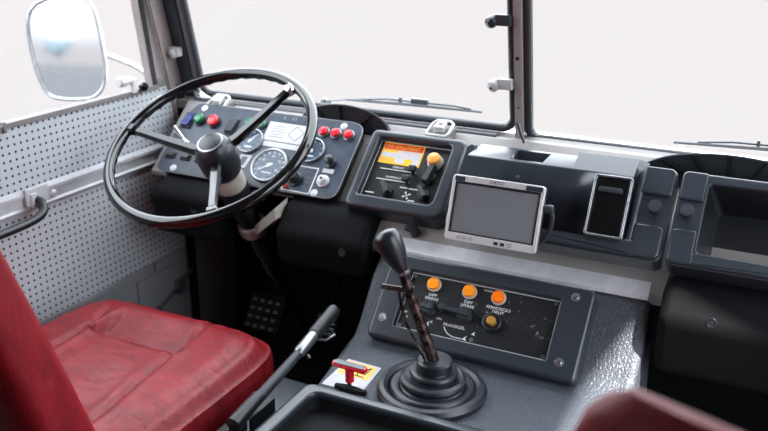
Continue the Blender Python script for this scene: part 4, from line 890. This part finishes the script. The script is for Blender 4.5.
def cushion():
    mb = MB(); nu, nv = 150, 150
    cx, cy = (SX0 + SX1) / 2, (SY0 + SY1) / 2; hw, hh = (SX1 - SX0) / 2, (SY1 - SY0) / 2
    def pt(i, j):
        a, b = 2 * i / nu - 1, 2 * j / nv - 1
        # squircle mapping rounds the corners
        p = 7.0
        k = 1.0 / max(1e-6, (abs(a) ** p + abs(b) ** p) ** (1 / p)) * max(abs(a), abs(b)) if (a or b) else 1
        x, y = cx + hw * a * k, cy + hh * b * k
        m = max(abs(a), abs(b))
        e = (1 - m) * hw                                # distance from the edge
        z = 0.478 - 0.026 * (1 - sstep(0, 0.085, e)) ** 2 - 0.016 * (1 - sstep(0, 0.026, e))
        z -= 0.014 * sstep(0.10, 0.25, (1.19 - y)) * sstep(0.06, 0.16, e) * 0.6
        # hollow panel between the two long seams, behind the front roll
        fx = sstep(-1.268, -1.245, x) * (1 - sstep(-1.055, -1.030, x))
        fy = sstep(1.152, 1.162, y) * (1 - sstep(1.166, 1.285, y))
        z -= 0.036 * fx * fy
        for s in seams:
            dd = segd(x, y, *s); z -= 0.0055 * math.exp(-(dd / 0.006) ** 2); z += 0.002 * math.exp(-((dd - 0.018) / 0.012) ** 2)
        z -= 0.0025 * math.exp(-((e - 0.030) / 0.0035) ** 2)
        dd = segd(x, y, (-1.266, 1.160), (-1.033, 1.156)); z -= 0.004 * math.exp(-(dd / 0.008) ** 2)
        z += 0.0006 * math.sin(x * 60 + y * 22) * math.sin(y * 35 - x * 18)
        return x, y, z
    t = bmesh.new(); V = [[t.verts.new(pt(i, j)) for i in range(nu + 1)] for j in range(nv + 1)]
    for j in range(nv):
        for i in range(nu): t.faces.new((V[j][i], V[j][i + 1], V[j + 1][i + 1], V[j + 1][i]))
    # skirt
    ring = [V[0][i] for i in range(nu)] + [V[j][nu] for j in range(nv)] + [V[nv][i] for i in range(nu, 0, -1)] + [V[j][0] for j in range(nv, 0, -1)]
    prev = ring; cc = Vector((cx, cy, 0))
    for dz, gr in ((-0.012, 1.010), (-0.030, 1.016), (-0.085, 1.012), (-0.125, 1.0), (-0.140, 0.96)):
        cur = [t.verts.new((cc.x + (v.co.x - cc.x) * gr, cc.y + (v.co.y - cc.y) * gr, v.co.z + dz)) for v in ring]
        for i in range(len(ring)):
            j = (i + 1) % len(ring); t.faces.new((prev[i], prev[j], cur[j], cur[i]))
        prev = cur
    t.faces.new(prev)
    mb._merge(t); return mb
cu = part('seat_cushion', cushion(), M['seat'], seat)
pi = [(SX0 + 0.004, SY0), ]
part('seat_base', MB().box(-1.35, -0.95, 0.78, 1.26, 0.10, 0.30, 0.02).box(-1.33, -0.97, 0.80, 1.20, 0.0, 0.10), M['black'], seat)
def backrest(x0, x1, base, h, lean, th, mt, parent, curv=0.05):
    """padded back: rounded box leaning back, vertical grid of sections"""
    mb = MB(); L = []; n = 26; hw = (x1 - x0) / 2; cx = (x0 + x1) / 2
    for i in range(n + 1):
        s = i / n; z = h * s
        ta = (max(0, (s - 0.80) / 0.20)) ; k = math.sqrt(max(0.0, 1 - ta ** 2.4)) if ta < 1 else 0.0
        w = hw * (0.80 + 0.20 * k) * (1 - 0.10 * s) * (1 if ta < 1 else 0.94); t = th * (0.12 + 0.88 * k) * (1 - 0.25 * s)
        yb = base[1] - math.sin(lean) * z - curv * s * s; zb = base[2] + math.cos(lean) * z
        sec = []
        for m in range(36):
            a = 2 * math.pi * m / 36; c, q_ = math.cos(a), math.sin(a)
            e = 0.30
            sec.append((cx + w * math.copysign(abs(c) ** e, c), yb + t * 0.5 * math.copysign(abs(q_) ** 0.45, q_), zb))
        L.append(sec)
    mb.loft(L); return part('seat_back', mb, mt, parent)
backrest(-1.395, -0.900, (0, 0.808, 0.44), 0.62, R(15), 0.125, M['seat'], seat, 0.02)

# ---- passenger seat, only the top of its back is in view
ps = thing('passenger_seat', 'red vinyl passenger seat back in the near right corner, out of focus', 'seat', T(0.10, 0.45, 0))
backrest(-0.132, 0.33, (0, 0.65, 0.40), 0.602, R(8), 0.11, M['seat'], ps, 0.02)
part('seat_cushion', MB().box(-0.13, 0.33, 0.62, 1.10, 0.32, 0.44, 0.04, 4), M['seat'], ps)
part('seat_base', MB().box(-0.08, 0.28, 0.66, 1.05, 0.0, 0.33), M['black'], ps)
ps.matrix_world = T(-0.13, 0.56, 0) @ Matrix.Rotation(R(-20), 4, 'Z') @ T(0.130, -0.56, 0) @ ps.matrix_world

# ---- what the outside mirror shows behind the vehicle
mb = MB().box(-60, -1.75, -85, 0.2, -0.86, -0.80); struct('ground', mb, mat('asphalt', col(62, 64, 66), 0.9, spec=0.0, var=0.2, vscale=3))
mb = MB(); rnd = random.Random(3)
for k in range(60):
    a, b_, r_ = rnd.uniform(0, 6.28), rnd.uniform(-1, 1), rnd.uniform(0.3, 1.0)
    c_ = Vector((-34.5 + 1.9 * math.cos(a) * r_, -140 + 1.6 * math.sin(a) * r_, 1.2 + 0.9 * b_)); t = bmesh.new(); bmesh.ops.create_icosphere(t, subdivisions=1, radius=rnd.uniform(0.4, 0.7)); bmesh.ops.translate(t, vec=c_, verts=t.verts); mb._merge(t)
tree = thing('tree', 'distant rounded tree seen only in the outside mirror', 'tree', T(-34.5, -140, -0.8))
part('crown', mb, mat('foliage', col(120, 140, 148), 0.9), tree); part('trunk', MB().tube([(-34.5, -140, -0.8), (-34.5, -140, 1)], 0.2, 8), M['black'], tree)
